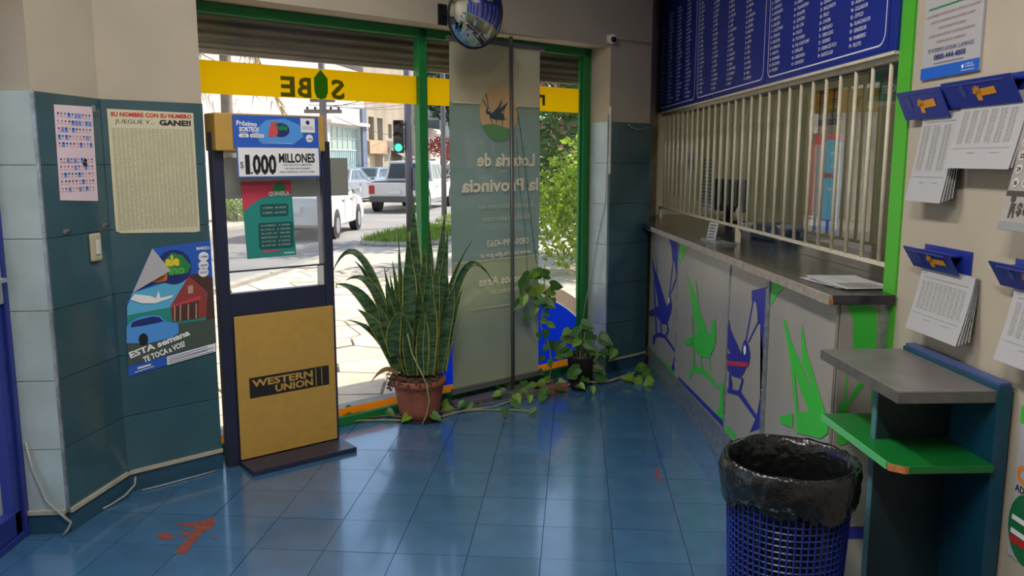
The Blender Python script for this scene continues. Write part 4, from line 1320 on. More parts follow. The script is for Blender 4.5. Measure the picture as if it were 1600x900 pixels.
# ---------------------------------------------------------------- plant data (metres)
SNAKE = [
    ((-0.377, 5.05, 0.268), (-0.403, 5.05, 0.892), (-0.405, 5.05, 1.39), 0.068),
    ((-0.423, 5.022, 0.275), (-0.433, 5.01, 0.755), (-0.439, 5.002, 1.18), 0.074),
    ((-0.282, 5.071, 0.286), (-0.25, 5.08, 0.887), (-0.214, 5.086, 1.298), 0.051),
    ((-0.339, 5.085, 0.283), (-0.319, 5.1, 0.836), (-0.318, 5.11, 1.257), 0.051),
    ((-0.473, 5.064, 0.323), (-0.489, 5.07, 0.745), (-0.504, 5.074, 1.182), 0.021),
    ((-0.296, 5.036, 0.295), (-0.237, 5.03, 0.782), (-0.197, 5.026, 1.193), 0.045),
    ((-0.28, 5.036, 0.311), (-0.202, 5.03, 0.782), (-0.05, 5.026, 1.114), 0.024),
    ((-0.24, 5.029, 0.313), (-0.106, 5.02, 0.926), (0.089, 5.014, 0.834), 0.039),
    ((-0.257, 5.05, 0.291), (-0.196, 5.05, 0.666), (-0.107, 5.05, 0.874), 0.03),
    ((-0.496, 5.05, 0.294), (-0.716, 5.05, 0.988), (-0.913, 5.05, 0.907), 0.039),
    ((-0.483, 5.071, 0.288), (-0.64, 5.08, 0.761), (-0.776, 5.086, 0.984), 0.039),
    ((-0.476, 5.085, 0.284), (-0.619, 5.1, 0.725), (-0.722, 5.11, 0.965), 0.036),
    ((-0.527, 5.036, 0.314), (-0.648, 5.03, 0.801), (-0.825, 5.026, 0.872), 0.045),
    ((-0.51, 5.022, 0.301), (-0.687, 5.01, 0.725), (-0.884, 5.002, 0.854), 0.06),
    ((-0.516, 5.008, 0.296), (-0.634, 4.99, 0.569), (-0.753, 4.978, 0.702), 0.057),
    ((-0.525, 5.015, 0.295), (-0.651, 5.0, 0.535), (-0.819, 4.99, 0.634), 0.033),
    ((-0.467, 5.078, 0.286), (-0.548, 5.09, 0.661), (-0.598, 5.098, 0.95), 0.045),
    ((-0.452, 5.092, 0.282), (-0.51, 5.11, 0.69), (-0.549, 5.122, 0.982), 0.042),
    ((-0.442, 5.071, 0.288), (-0.483, 5.08, 0.727), (-0.508, 5.086, 1.034), 0.045),
    ((-0.456, 5.05, 0.31), (-0.521, 5.05, 0.652), (-0.559, 5.05, 0.912), 0.039),
    ((-0.368, 5.029, 0.273), (-0.356, 5.02, 0.753), (-0.337, 5.014, 1.093), 0.051),
    ((-0.35, 5.008, 0.278), (-0.326, 4.99, 0.726), (-0.302, 4.978, 1.042), 0.054),
    ((-0.311, 5.015, 0.276), (-0.288, 5.0, 0.692), (-0.257, 4.99, 1.025), 0.057),
    ((-0.397, 4.994, 0.283), (-0.382, 4.97, 0.635), (-0.375, 4.954, 0.905), 0.06),
    ((-0.325, 4.987, 0.284), (-0.308, 4.96, 0.604), (-0.291, 4.942, 0.828), 0.062),
    ((-0.263, 5.015, 0.3), (-0.202, 5.0, 0.659), (-0.161, 4.99, 0.844), 0.054),
    ((-0.247, 5.008, 0.302), (-0.221, 4.99, 0.661), (-0.199, 4.978, 0.901), 0.06),
    ((-0.479, 5.029, 0.291), (-0.543, 5.02, 0.594), (-0.583, 5.014, 0.85), 0.051),
    ((-0.493, 5.015, 0.303), (-0.577, 5.0, 0.566), (-0.629, 4.99, 0.744), 0.051),
    ((-0.452, 5.001, 0.289), (-0.487, 4.98, 0.57), (-0.509, 4.966, 0.794), 0.06),
    ((-0.428, 4.987, 0.285), (-0.448, 4.96, 0.51), (-0.463, 4.942, 0.688), 0.06),
    ((-0.364, 4.98, 0.286), (-0.358, 4.95, 0.543), (-0.353, 4.93, 0.737), 0.06),
    ((-0.224, 5.036, 0.294), (-0.156, 5.03, 0.67), (-0.107, 5.026, 0.83), 0.018),
    ((-0.526, 4.973, 0.411), (-0.527, 4.94, 0.578), (-0.46, 4.918, 0.739), 0.065),
]
VINE1 = [(-0.871, 4.907, 0.012), (-0.74, 4.94, 0.012), (-0.603, 4.947, 0.012), (-0.444, 4.929, 0.012), (-0.25, 4.998, 0.012), (-0.092, 5.14, 0.012), (0.073, 5.189, 0.012), (0.249, 5.387, 0.012), (0.434, 5.536, 0.012), (0.604, 5.678, 0.012)]
VINE1B = [(-0.213, 5.076, 0.012), (-0.01, 5.137, 0.012), (0.176, 5.13, 0.012), (0.358, 5.082, 0.012)]
VINE2 = [(0.582, 5.684, 0.015), (0.75, 5.746, 0.015), (0.917, 5.775, 0.015), (1.057, 5.913, 0.015), (1.204, 6.058, 0.015), (1.274, 6.113, 0.015)]
HANG = [(0.436, 5.628, 0.793), (0.451, 5.64, 0.679), (0.428, 5.622, 0.569), (0.415, 5.611, 0.459), (0.478, 5.661, 0.31), (0.498, 5.678, 0.167), (0.48, 5.663, 0.069), (0.529, 5.703, -0.018)]
LEAF_F = [(-0.853, 5.046, 0.05), (-0.805, 4.939, 0.05), (-0.761, 5.016, 0.05), (-0.589, 5.009, 0.05), (-0.728, 5.151, 0.05), (-0.443, 4.925, 0.05), (-0.303, 4.894, 0.05), (-0.245, 5.077, 0.05), (-0.216, 5.16, 0.05), (-0.112, 5.128, 0.05), (-0.072, 5.183, 0.05), (0.101, 5.528, 0.05), (0.128, 5.384, 0.05), (0.166, 5.477, 0.05), (0.213, 5.573, 0.05), (0.26, 5.441, 0.05), (0.225, 5.319, 0.05), (0.295, 5.603, 0.05), (0.302, 5.408, 0.05), (0.343, 5.502, 0.05), (0.373, 5.633, 0.05), (0.391, 5.436, 0.05), (0.428, 5.77, 0.05), (0.447, 5.597, 0.05), (0.495, 5.732, 0.05), (0.504, 5.529, 0.05), (0.54, 5.627, 0.05), (0.199, 5.216, 0.05), (0.342, 4.974, 0.05), (0.151, 5.008, 0.05), (0.458, 5.402, 0.05), (0.683, 5.571, 0.05), (0.765, 5.519, 0.05), (0.321, 5.285, 0.05), (0.378, 5.253, 0.05)]
LEAF_R = [(1.104, 5.909, 0.04), (1.154, 6.001, 0.04), (1.211, 6.096, 0.04), (1.252, 6.155, 0.04), (1.262, 6.055, 0.04), (1.25, 5.903, 0.04), (1.197, 5.778, 0.04), (1.167, 5.815, 0.04), (1.127, 5.78, 0.04), (1.227, 5.741, 0.04), (1.16, 5.64, 0.04), (1.034, 5.784, 0.04), (1.088, 5.746, 0.04), (1.207, 5.604, 0.04)]
LEAF_H = [(0.333, 5.533, 0.837), (0.379, 5.569, 0.85), (0.426, 5.607, 0.84), (0.473, 5.645, 0.812), (0.297, 5.504, 0.798), (0.324, 5.526, 0.742), (0.412, 5.596, 0.753), (0.483, 5.653, 0.739), (0.512, 5.676, 0.695), (0.288, 5.497, 0.703), (0.366, 5.559, 0.666), (0.493, 5.661, 0.652), (0.427, 5.608, 0.639), (0.275, 5.486, 0.661), (0.38, 5.57, 0.61), (0.437, 5.616, 0.561), (0.334, 5.533, 0.546), (0.413, 5.597, 0.506), (0.466, 5.639, 0.475), (0.447, 5.624, 0.433), (0.39, 5.579, 0.42), (0.462, 5.636, 0.316), (0.429, 5.61, 0.254), (0.487, 5.656, 0.21)]
BUSH = [(0.596, 5.85, 0.338), (0.636, 5.8, 0.395), (0.688, 5.85, 0.398), (0.741, 5.9, 0.373), (0.782, 5.85, 0.369), (0.812, 5.8, 0.361), (0.867, 5.85, 0.321), (0.903, 5.88, 0.352), (0.947, 5.85, 0.287), (0.971, 5.85, 0.239), (0.917, 5.8, 0.228), (0.609, 5.75, 0.289), (0.573, 5.85, 0.29), (0.55, 5.85, 0.243), (0.642, 5.75, 0.251), (0.698, 5.73, 0.339), (0.747, 5.75, 0.311), (0.796, 5.77, 0.259), (0.848, 5.8, 0.181), (0.748, 5.75, 0.194), (0.697, 5.7, 0.136), (0.675, 5.7, 0.09), (0.809, 5.75, 0.122), (0.88, 5.85, 0.072), (0.82, 5.75, 0.051), (0.587, 5.75, 0.219), (0.761, 5.73, 0.057), (0.654, 5.75, 0.359), (0.727, 5.87, 0.427), (0.512, 5.85, 0.267)]

# ---------------------------------------------------------------- tall yellow advertising stand
SR_ = math.atan2(0.597, 0.8025)
st = thing('advertising_stand', 'tall navy advertising stand with a yellow lower panel and black logo bar', 'stand', (-1.331, 4.209, 0), SR_)
obj('post', MB().box(-0.004, -0.01, 0, 0.055, 0.05, 1.74), NAVY, st, bevel=0.006)
obj('post', MB().box(0.585, -0.01, 0, 0.638, 0.07, 1.70), NAVY, st, bevel=0.006)
obj('cross_panel', MB().box(0.0555, 0.0, 0.0, 0.5845, 0.05, 0.917), NAVY, st)
yp = obj('yellow_panel', MB().box(0.06, -0.022, 0.03, 0.618, -0.0105, 0.80), WUYELLOW, st, bevel=0.002)
lg = obj('logo_bar', MB().rect(0.122, 0.356, 0.578, 0.466, -0.0235), WUBLACK, yp)
b = MB().text('WESTERN', 0.135, 0.416, 0.038, -0.0248, width=0.345, bold=0.035)
b.text('UNION', 0.262, 0.370, 0.038, -0.0248, width=0.218, bold=0.035)
b.rect(0.497, 0.362, 0.501, 0.460, -0.0248)
b.rect(0.532, 0.362, 0.536, 0.460, -0.0248)
obj_each('lettering', b, WUYELLOW, lg)
obj('base_plate', MB().box(0.05, -0.21, 0.0, 0.64, -0.0225, 0.026), NAVY, st, bevel=0.003)
obj('acrylic_sheet', MB().box(0.056, 0.02, 1.035, 0.584, 0.024, 1.635), ACRYL, st)
obj('thin_rail', MB().box(0.056, 0.012, 1.026, 0.584, 0.032, 1.034), NAVY, st)
obj('clamp', MB().box(0.560, 0.010, 0.918, 0.584, 0.040, 1.025), WHITEPL, st)
hd = obj('yellow_header', MB().box(0.0, -0.06, 1.645, 0.585, 0.09, 1.83), WUYELLOW, st, bevel=0.006)
obj('white_strip', MB().box(0.056, -0.01, 1.6355, 0.5845, 0.05, 1.6445), WHITEPL, st)

fl = thing('draw_flyer', 'blue and white flyer reading 1.000 MILLONES taped to the stand header', 'flyer', (-1.331, 4.209, 0), SR_)
obj('blue_card', MB().box(0.088, -0.066, 1.66, 0.545, -0.064, 1.822), PBLUE, fl)
obj('light_blue_glow', MB().flat([(0.22, 1.69), (0.40, 1.68), (0.46, 1.72), (0.44, 1.78), (0.36, 1.81), (0.26, 1.80), (0.20, 1.75)], -0.0668), PLBLUE, fl)
b = MB().text('Próximo', 0.105, 1.772, 0.024, -0.0676, width=0.105, bold=0.03, rot=-3)
b.text('SORTEO!', 0.118, 1.742, 0.022, -0.0676, width=0.10, bold=0.04)
b.rrect(0.115, 1.712, 0.165, 1.729, 0.006, -0.0676)
b.rrect(0.172, 1.712, 0.245, 1.729, 0.006, -0.0676)
b.rect(0.12, 1.733, 0.16, 1.736, -0.0676)
b.rect(0.185, 1.733, 0.215, 1.736, -0.0676)
b.rect(0.445, 1.742, 0.525, 1.815, -0.0676)
b.disc(0.492, 1.712, 0.020, y=-0.0676)
b.text('POZO ESTIMADO 50% DE LOS VACANTES', 0.235, 1.682, 0.006, -0.0676, width=0.16)
obj_each('white_printing', b, PWHITE, fl)
b = MB().text('2186', 0.14, 1.716, 0.009, -0.0684, align='CENTER', bold=0.02).text('08/03/2025', 0.2085, 1.716, 0.009, -0.0684, align='CENTER', width=0.062)
b.text('Lotería de\nla Provincia', 0.485, 1.768, 0.0075, -0.0684, width=0.062, align='CENTER')
b.text('1.386', 0.492, 1.705, 0.009, -0.0684, align='CENTER', bold=0.03)
b.disc(0.485, 1.793, 0.011, y=-0.0684)
obj_each('dark_printing', b, PNAVY, fl)
obj('logo_blob', MB().disc(0.335, 1.752, 0.048, 0.036, y=-0.0674), PNAVY, fl)
obj('logo_red', MB().flat([(0.268, 1.735), (0.285, 1.79), (0.318, 1.795), (0.32, 1.735), (0.31, 1.72), (0.27, 1.715)], -0.0682), mat('print_coral', rgb(206, 80, 80), 0.5), fl)
obj_each('logo_letters', MB().text('e', 0.305, 1.77, 0.022, -0.0692, bold=0.05).text('ele', 0.322, 1.752, 0.030, -0.0692, width=0.05, bold=0.05), PGREEN, fl)
wc = obj('white_card', MB().box(0.100, -0.068, 1.512, 0.547, -0.0662, 1.668), PWHITE, fl)
b = MB().frame_line(0.100, 1.512, 0.547, 1.668, 0.004, 0.006, -0.0686, n=2)
obj('blue_border', b, PBLUE, wc)
b = MB().text('$', 0.114, 1.560, 0.034, -0.0690, width=0.018)
b.text('1', 0.140, 1.532, 0.096, -0.0690, width=0.024, bold=0.03)
b.text('.', 0.166, 1.532, 0.04, -0.0690, bold=0.04)
b.text('000', 0.178, 1.532, 0.096, -0.0690, width=0.126, bold=0.04)
b.text('MILLONES', 0.318, 1.588, 0.046, -0.0690, width=0.20, bold=0.035)
b.text('• UNA CASA ESTILO AMERICANA', 0.335, 1.570, 0.0095, -0.0690, width=0.165, bold=0.01)
b.text('• UN VIAJE A RIO DE JANEIRO', 0.345, 1.552, 0.0095, -0.0690, width=0.145, bold=0.01)
b.text('PARA 2 PERSONAS • UN AUTO 0KM !', 0.320, 1.534, 0.0095, -0.0690, width=0.195, bold=0.01)
obj_each('black_lettering', b, BLACK, wc)

rp = thing('prize_poster', 'red and green prize table poster fixed to the clear sheet of the stand', 'poster', (-1.331, 4.209, 0), SR_)
SH = 0.013
obj('sheet', MB().prism([(0.145, 1.490), (0.417, 1.494), (0.430, 1.094), (0.160, 1.090)], 0.0165, 0.0185), PTEAL, rp)
obj('red_field', MB().flat([(0.145, 1.490), (0.417, 1.494), (0.419, 1.42), (0.34, 1.425), (0.25, 1.405), (0.19, 1.370), (0.150, 1.335)], 0.0158), PPINK, rp)
b = MB().rrect(0.240, 1.305, 0.395, 1.372, 0.012, 0.0158)
b.rrect(0.225, 1.135, 0.418, 1.275, 0.014, 0.0158)
obj_each('dark_fields', b, PTEALD, rp)
b = MB()
for k, s in enumerate(('2 CIFRAS   80 VECES', '3 CIFRAS   600 VECES')):
    b.text(s, 0.252, 1.348 - 0.026 * k, 0.009, 0.0150, width=0.13)
for k, s in enumerate(('A CABEZA   7 VECES', 'A LOS 5   6 VECES', 'A LOS 10   VECES', 'REDOBLONA   10 VECES', 'A LOS 15   9 VECES', 'A LOS 20   8 VECES')):
    b.text(s, 0.240, 1.256 - 0.021 * k, 0.008, 0.0150, width=0.16)
b.rect(0.36, 1.105, 0.42, 1.112, 0.0150)
b.text('QUINIELA', 0.29, 1.415, 0.022, 0.0150, width=0.115, bold=0.03)
obj_each('pale_lettering', b, mat('poster_pale', rgb(200, 214, 206), 0.5), rp)
b = MB()
for dx, dz, rr in ((0, 0, 0.022), (-0.02, -0.008, 0.018), (0.02, -0.006, 0.018), (0.0, -0.016, 0.018)):
    b.disc(0.35 + dx, 1.462 + dz, rr, y=0.0152 - abs(dx) * 0.005, n=14)
obj_each('clover', b, PGREEN, rp)
obj('red_rule', MB().rect(0.245, 1.118, 0.34, 1.128, 0.0150), PPINK, rp)

# ---------------------------------------------------------------- papers on the wall pier
B1R = math.atan2(P2[1] - P1[1], P2[0] - P1[0])
B2R = math.atan2(P3[1] - P2[1], P3[0] - P2[0])
pk = thing('number_strip', 'narrow pink sheet of tiny blue and red numbers near the sharp corner', 'poster', (P1[0], P1[1], 0), B1R)
obj('sheet', MB().prism([(0.114, 1.828), (0.371, 1.834), (0.362, 1.417), (0.104, 1.432)], -0.0155, -0.0135), PINKPAPER, pk)
rn = random.Random(11)
bl, rd, dk = MB(), MB(), MB()
for r in range(10):
    z = 1.79 - 0.031 * r - (0.035 if r > 4 else 0)
    for c in range(10):
        x = 0.125 + 0.0235 * c - 0.001 * r
        h_ = rn.random()
        if h_ < 0.22:
            bl.rect(x - 0.001, z - 0.012, x + 0.019, z + 0.009, -0.0162)
        (rd if rn.random() < 0.45 else dk).rect(x + 0.003, z, x + rn.uniform(0.010, 0.015), z + 0.007, -0.0166)
        rd.rect(x + 0.001, z - 0.010, x + rn.uniform(0.008, 0.017), z - 0.007, -0.0166)
tag(obj('blue_cells', bl, PLBLUE, pk), kind='stuff')
tag(obj('red_figures', rd, mat('print_faded_red', rgb(196, 120, 130), 0.6), pk), kind='stuff')
tag(obj('dark_figures', dk, PNAVY, pk), kind='stuff')
obj('black_mascot_blot', MB().flat([(0.27, 1.585), (0.29, 1.61), (0.305, 1.60), (0.30, 1.585), (0.31, 1.575), (0.28, 1.57)], -0.0162), BLACK, pk)
obj('faint_title', MB().text('Los números', 0.13, 1.585, 0.014, -0.0162, width=0.12), FADETXT, pk)
tp = obj('tape', MB().rect(0.362, 1.815, 0.392, 1.842, -0.0168), CLEARTAPE, pk)

sn = thing('name_number_poster', 'cream poster reading SU NOMBRE CON SU NUMERO, JUEGUE Y GANE', 'poster', (P2[0], P2[1], 0), B2R)
obj('sheet', MB().prism([(0.028, 1.831), (0.424, 1.826), (0.424, 1.250), (0.40, 1.246), (0.05, 1.262), (0.028, 1.272)], -0.0155, -0.0135), CREAMPAPER, sn)
obj('red_heading', MB().text('SU NOMBRE CON SU NUMERO', 0.042, 1.799, 0.019, -0.0162, width=0.372, bold=0.045), RED, sn)
obj_each('heading', MB().text('JUEGUE Y...', 0.058, 1.767, 0.019, -0.0162, width=0.18).text('GANE!!', 0.258, 1.764, 0.025, -0.0162, width=0.152, bold=0.05), BLACK, sn)
b = MB()
for c in range(19):
    x = 0.042 + 0.0198 * c
    z = 1.745
    while z > 1.275:
        hh_ = 0.0038
        b.rect(x, z - hh_ * 0.55, x + 0.0055, z, -0.0162)
        b.rect(x + 0.0068, z - hh_ * 0.55, x + 0.0068 + rn.uniform(0.004, 0.0105), z, -0.0162)
        z -= hh_ * 1.5
tag(obj('name_columns', b, mat('print_olive_grey', rgb(140, 138, 112), 0.7), sn), kind='stuff')

kp = thing('prize_draw_poster', 'large curling poster with a house, a car and an aeroplane', 'poster', (P2[0], P2[1], 0), B2R)

def K(u, v):
    px, py = 180 + u / 3.91, 370 + v / 3.91
    return (min(0.474, 0.085 + (px - 202) * 0.0031 - 0.0002 * (py - 390)), 1.178 - (py - 390) * 0.003066)

def KP(pts, lay):
    return MB().flat([K(u, v) for u, v in pts], -0.0160 - 0.0006 * lay)
obj('sheet', MB().prism([K(*p) for p in ((75, 850), (70, 700), (65, 400), (100, 330), (215, 75), (590, 50), (625, 770))], -0.0155, -0.0135), PBLUE, kp)
obj('sky', KP([(68, 420), (100, 335), (250, 300), (450, 280), (610, 330), (612, 560), (70, 560)], 1), PSKY, kp)
obj('sea', KP([(70, 470), (612, 430), (612, 570), (70, 640)], 2), PTEAL, kp)
obj('ground', KP([(70, 630), (330, 560), (614, 560), (622, 720), (72, 780)], 3), mat('print_ground', rgb(70, 84, 74), 0.6), kp)
obj('roof', KP([(435, 262), (480, 255), (612, 290), (614, 560), (550, 560), (555, 380)], 4), PBROWN, kp)
obj('gable', KP([(437, 265), (552, 375), (550, 540), (380, 545), (330, 520), (325, 440)], 5), mat('print_barn_red', rgb(150, 60, 56), 0.6), kp)
obj('porch_roof', KP([(330, 440), (510, 400), (515, 420), (330, 450)], 6), PPINK, kp)
obj('porch', KP([(335, 452), (500, 430), (500, 545), (335, 545)], 6), PBROWN, kp)
b = MB()
for x in (345, 380, 430, 480):
    b.flat([K(x, 445), K(x + 8, 445), K(x + 8, 545), K(x, 545)], -0.0160 - 0.0006 * 7)
b.flat([K(430, 330), K(462, 325), K(464, 375), K(432, 380)], -0.0160 - 0.0006 * 7)
obj_each('porch_posts', b, mat('print_porch', rgb(190, 150, 130), 0.6), kp)
obj('aeroplane', KP([(85, 375), (110, 345), (200, 365), (235, 385), (250, 340), (262, 385), (340, 375), (330, 392), (230, 415), (150, 405)], 7), PWHITE, kp)
obj('car_body', KP([(62, 640), (62, 540), (85, 510), (140, 488), (210, 485), (260, 495), (290, 535), (370, 560), (375, 620), (330, 645), (200, 660)], 7), PLBLUE, kp)
obj('car_window', KP([(85, 545), (95, 515), (130, 505), (215, 495), (255, 505), (280, 535), (160, 545)], 8), PNAVY, kp)
obj('car_wheel', MB().disc(*K(160, 630), 0.022, 0.030, y=-0.0215), BLACK, kp)
obj('logo_disc', MB().disc(*K(345, 200), 0.085, 0.085, y=-0.0196), PNAVY, kp)
obj('logo_green', KP([(270, 170), (330, 110), (395, 130), (450, 200), (430, 245), (370, 250), (300, 230)], 7), PGREEN, kp)
xx, zz = K(290, 190)
b = MB().text('ele', xx, zz, 0.05, -0.0212, width=0.07, bold=0.05)
obj('logo_yellow_letters', b, PYEL, kp)
xx, zz = K(310, 245)
obj('logo_lower_letters', MB().text('ino', xx, zz, 0.045, -0.0212, width=0.08, bold=0.05), mat('print_leaf', rgb(90, 170, 70), 0.5), kp)
obj('logo_orange', KP([(200, 275), (280, 235), (305, 240), (300, 280), (240, 290)], 8), PORANGE, kp)
xx, zz = K(485, 105)
b = MB().text('MARZO', xx, zz, 0.015, -0.0185, width=0.066, bold=0.03)
for v, t_ in ((150, '1.386'), (205, '1.000.000'), (250, '2025')):
    xx, zz = K(530, v)
    b.disc(xx, zz, 0.026, 0.024, y=-0.0185)
xx, zz = K(85, 735)
b.text('ESTA semana', xx, zz, 0.030, -0.0205, width=0.30, bold=0.04, rot=14)
xx, zz = K(165, 775)
b.text('TE TOCA a VOS?', xx, zz, 0.028, -0.0205, width=0.21, bold=0.04, rot=14)
b.flat([K(302, 762), K(612, 722), K(614, 778), K(305, 816)], -0.0185)
b.flat([K(125, 800), K(205, 790), K(208, 800), K(128, 812)], -0.0185)
b.flat([K(110, 826), K(225, 806), K(225, 810), K(110, 831)], -0.0185)
obj_each('white_printing', b, PWHITE, kp)
b = MB()
for v, t_ in ((150, '1.386'), (205, '1.000.000'), (250, '2025')):
    xx, zz = K(530, v)
    b.text(t_, xx, zz - 0.005, 0.010, -0.0192, align='CENTER', width=0.04, bold=0.02)
for k in range(4):
    b.stroke([K(312, 772 + 11 * k), K(560 + 40 * (k % 2), 740 + 11 * k)], 0.003, -0.0194)
obj_each('dark_printing', b, PNAVY, kp)
obj('curled_corner', MB().sheet(lambda u, v: (
    (1 - u) * K(215, 75)[0] + u * ((1 - v) * K(100, 335)[0] + v * K(302, 215)[0]),
    -0.017 - 0.05 * u * v * (1.2 - 0.3 * u),
    (1 - u) * K(215, 75)[1] + u * ((1 - v) * K(100, 335)[1] + v * K(302, 215)[1])), 6, 6), PAPER, kp, smooth=True)

sw = thing('wall_switch', 'yellowed plastic wall switch on the pier', 'switch', (P1[0], P1[1], 1.15), B1R)
obj('plate', MB().box(0.27, -0.030, 0, 0.345, -0.0135, 0.125), BEIGEPL, sw, bevel=0.008)
obj('rocker', MB().box(0.295, -0.035, 0.03, 0.325, -0.0305, 0.095), WHITEPL, sw, bevel=0.003)
for lb, xh, zh in (('small grey hook left of the wall switch', 0.125, 1.29), ('small grey hook above the wall switch', 0.395, 1.295)):
    hk = thing('wall_hook', lb, 'hook', (P1[0], P1[1], zh), B1R)
    obj('plate', MB().box(xh - 0.02, -0.017, 0, xh + 0.02, -0.0135, 0.018), GALV, hk)
    obj('peg', MB().tube([(xh, -0.018, 0.006), (xh, -0.034, 0.006), (xh, -0.036, 0.014)], 0.003, 6), CABLE_D, hk)

# ---------------------------------------------------------------- hanging banner, seen from behind
BANNER = banner_mat()
bw = W0
bnn = thing('street_banner', 'tall grey green cloth banner on a pole, lettering seen from behind', 'banner', W0, WROT)
obj('cloth', MB().sheet(lambda u, v: (0.712 + 0.755 * u, -0.15 + 0.006 * math.sin(u * 9 + v * 2) + 0.004 * math.sin(v * 11 + u * 4), 0.118 + 2.215 * v), 24, 40), BANNER, bnn, smooth=True)
obj('pole', MB().tube([(1.205, -0.178, 0.03), (1.188, -0.178, 2.39)], 0.0125, 10), POLEGREY, bnn, smooth=True)
obj('top_bar', MB().box(0.69, -0.168, 2.328, 1.50, -0.142, 2.352), POLEGREY, bnn)
obj('bottom_bar', MB().box(0.70, -0.170, 0.085, 1.475, -0.140, 0.118), POLEGREY, bnn)
obj('foot', MB().box(0.72, -0.21, 0.0, 1.46, -0.10, 0.03), POLEGREY, bnn, bevel=0.005)
obj('foot_post', MB().box(1.19, -0.165, 0.03, 1.22, -0.145, 0.084), POLEGREY, bnn)
YB = -0.166
CLOTHTXT = film('banner_cream_print', rgb(252, 240, 208), 0.08)
b = MB().text('Lotería de', 1.412, 1.562, 0.085, YB, width=0.50, mirror=True, bold=0.03)
b.text('la Provincia', 1.445, 1.398, 0.085, YB, width=0.66, mirror=True, bold=0.03)
b.text('0800-999-4263', 1.36, 1.035, 0.045, YB, width=0.37, mirror=True, bold=0.015)
b.text('www.loteria.gba.gov.ar', 1.385, 0.968, 0.032, YB, width=0.46, mirror=True, bold=0.015)
b.text('Buenos Aires', 1.34, 0.78, 0.06, YB, width=0.42, mirror=True, bold=0.03)
b.text('PROVINCIA', 1.27, 0.715, 0.03, YB, width=0.25, mirror=True)
obj_each('large_lettering', b, CLOTHTXT, bnn)
b = MB().text('Entretenimiento para vos', 1.40, 1.285, 0.035, YB, width=0.48, mirror=True)
b.text('Beneficios para todos', 1.37, 1.205, 0.035, YB, width=0.42, mirror=True)
b.rect(0.72, 1.950, 1.46, 1.962, YB)
b.rect(0.72, 0.944, 1.46, 0.952, YB)
b.rect(0.85, 0.625, 1.40, 0.633, YB)
obj_each('small_lettering', b, film('banner_pale_print', rgb(214, 210, 182), 0.08), bnn)
DC = (1.095, 1.898)

def Q(u, v):
    return (DC[0] + (u - 392) * 0.000567, 2.072 - (v - 82) * 0.000455)
obj('emblem_disc', MB().disc(DC[0], DC[1], 0.16, 0.174, y=YB - 0.0006), film('banner_sand', rgb(226, 186, 136), 0.08), bnn)
hill = [Q(130, 640), Q(220, 620), Q(300, 612), Q(400, 630), Q(500, 660), Q(640, 700)]
arc = [(DC[0] + 0.16 * math.cos(R(a)), DC[1] + 0.174 * math.sin(R(a))) for a in range(-38, -150, -8)]
obj('emblem_hill', MB().flat(hill + arc, YB - 0.0012), film('banner_hill', rgb(112, 164, 108), 0.08), bnn)
b = MB()
y_ = YB - 0.0018
b.disc(*Q(230, 440), 0.019, 0.021, y=y_)
b.flat([Q(245, 470), Q(300, 450), Q(380, 430), Q(470, 480), Q(470, 555), Q(330, 555), Q(255, 530)], y_)
b.flat([Q(300, 450), Q(380, 370), Q(440, 250), Q(430, 330), Q(380, 440)], y_ - 0.0003)
b.flat([Q(340, 450), Q(470, 340), Q(520, 300), Q(510, 330), Q(410, 470)], y_ - 0.0006)
for s_ in ([Q(230, 390), Q(220, 280), Q(190, 200)], [Q(215, 395), Q(180, 330), Q(148, 285)], [Q(260, 530), Q(285, 605)], [Q(360, 550), Q(345, 610)],
           [Q(440, 540), Q(460, 420), Q(490, 350)], [Q(440, 540), Q(435, 630)], [Q(470, 530), Q(500, 540)]):
    b.stroke(s_, 0.006, y_ - 0.0009)
obj_each('emblem_insect', b, film('banner_slate', rgb(78, 92, 96), 0.05), bnn)
obj('emblem_eye', MB().disc(*Q(237, 425), 0.007, y=y_ - 0.0014), CLOTHTXT, bnn)
lc = thing('light_string', 'thin dark string of tiny lights dangling down the banner', 'string light', W0, WROT)
b = MB()
pts = [(1.23, -0.185, 1.93), (1.26, -0.19, 1.80), (1.30, -0.19, 1.55), (1.34, -0.19, 1.30), (1.38, -0.19, 1.05), (1.41, -0.19, 0.90)]
obj('wire', MB().tube(pts, 0.002, 5).tube([(1.23, -0.186, 1.75), (1.26, -0.188, 1.40), (1.31, -0.188, 1.10), (1.33, -0.188, 0.80), (1.31, -0.188, 0.62)], 0.0016, 5), CABLE_D, lc)
for k in range(11):
    f_ = k / 10 * 4.99
    i_ = int(f_)
    p_ = Vector(pts[i_]).lerp(Vector(pts[i_ + 1]), f_ - i_)
    obj('bulb', MB().ball(p_, 0.004, 0.004, 0.006, 6, 4), BLACKPL, lc)
obj('ring', MB().tube([(1.36 + 0.035 * math.cos(a * PI / 8), -0.187, 0.80 + 0.055 * math.sin(a * PI / 8)) for a in range(17)], 0.002, 5), CABLE, lc)

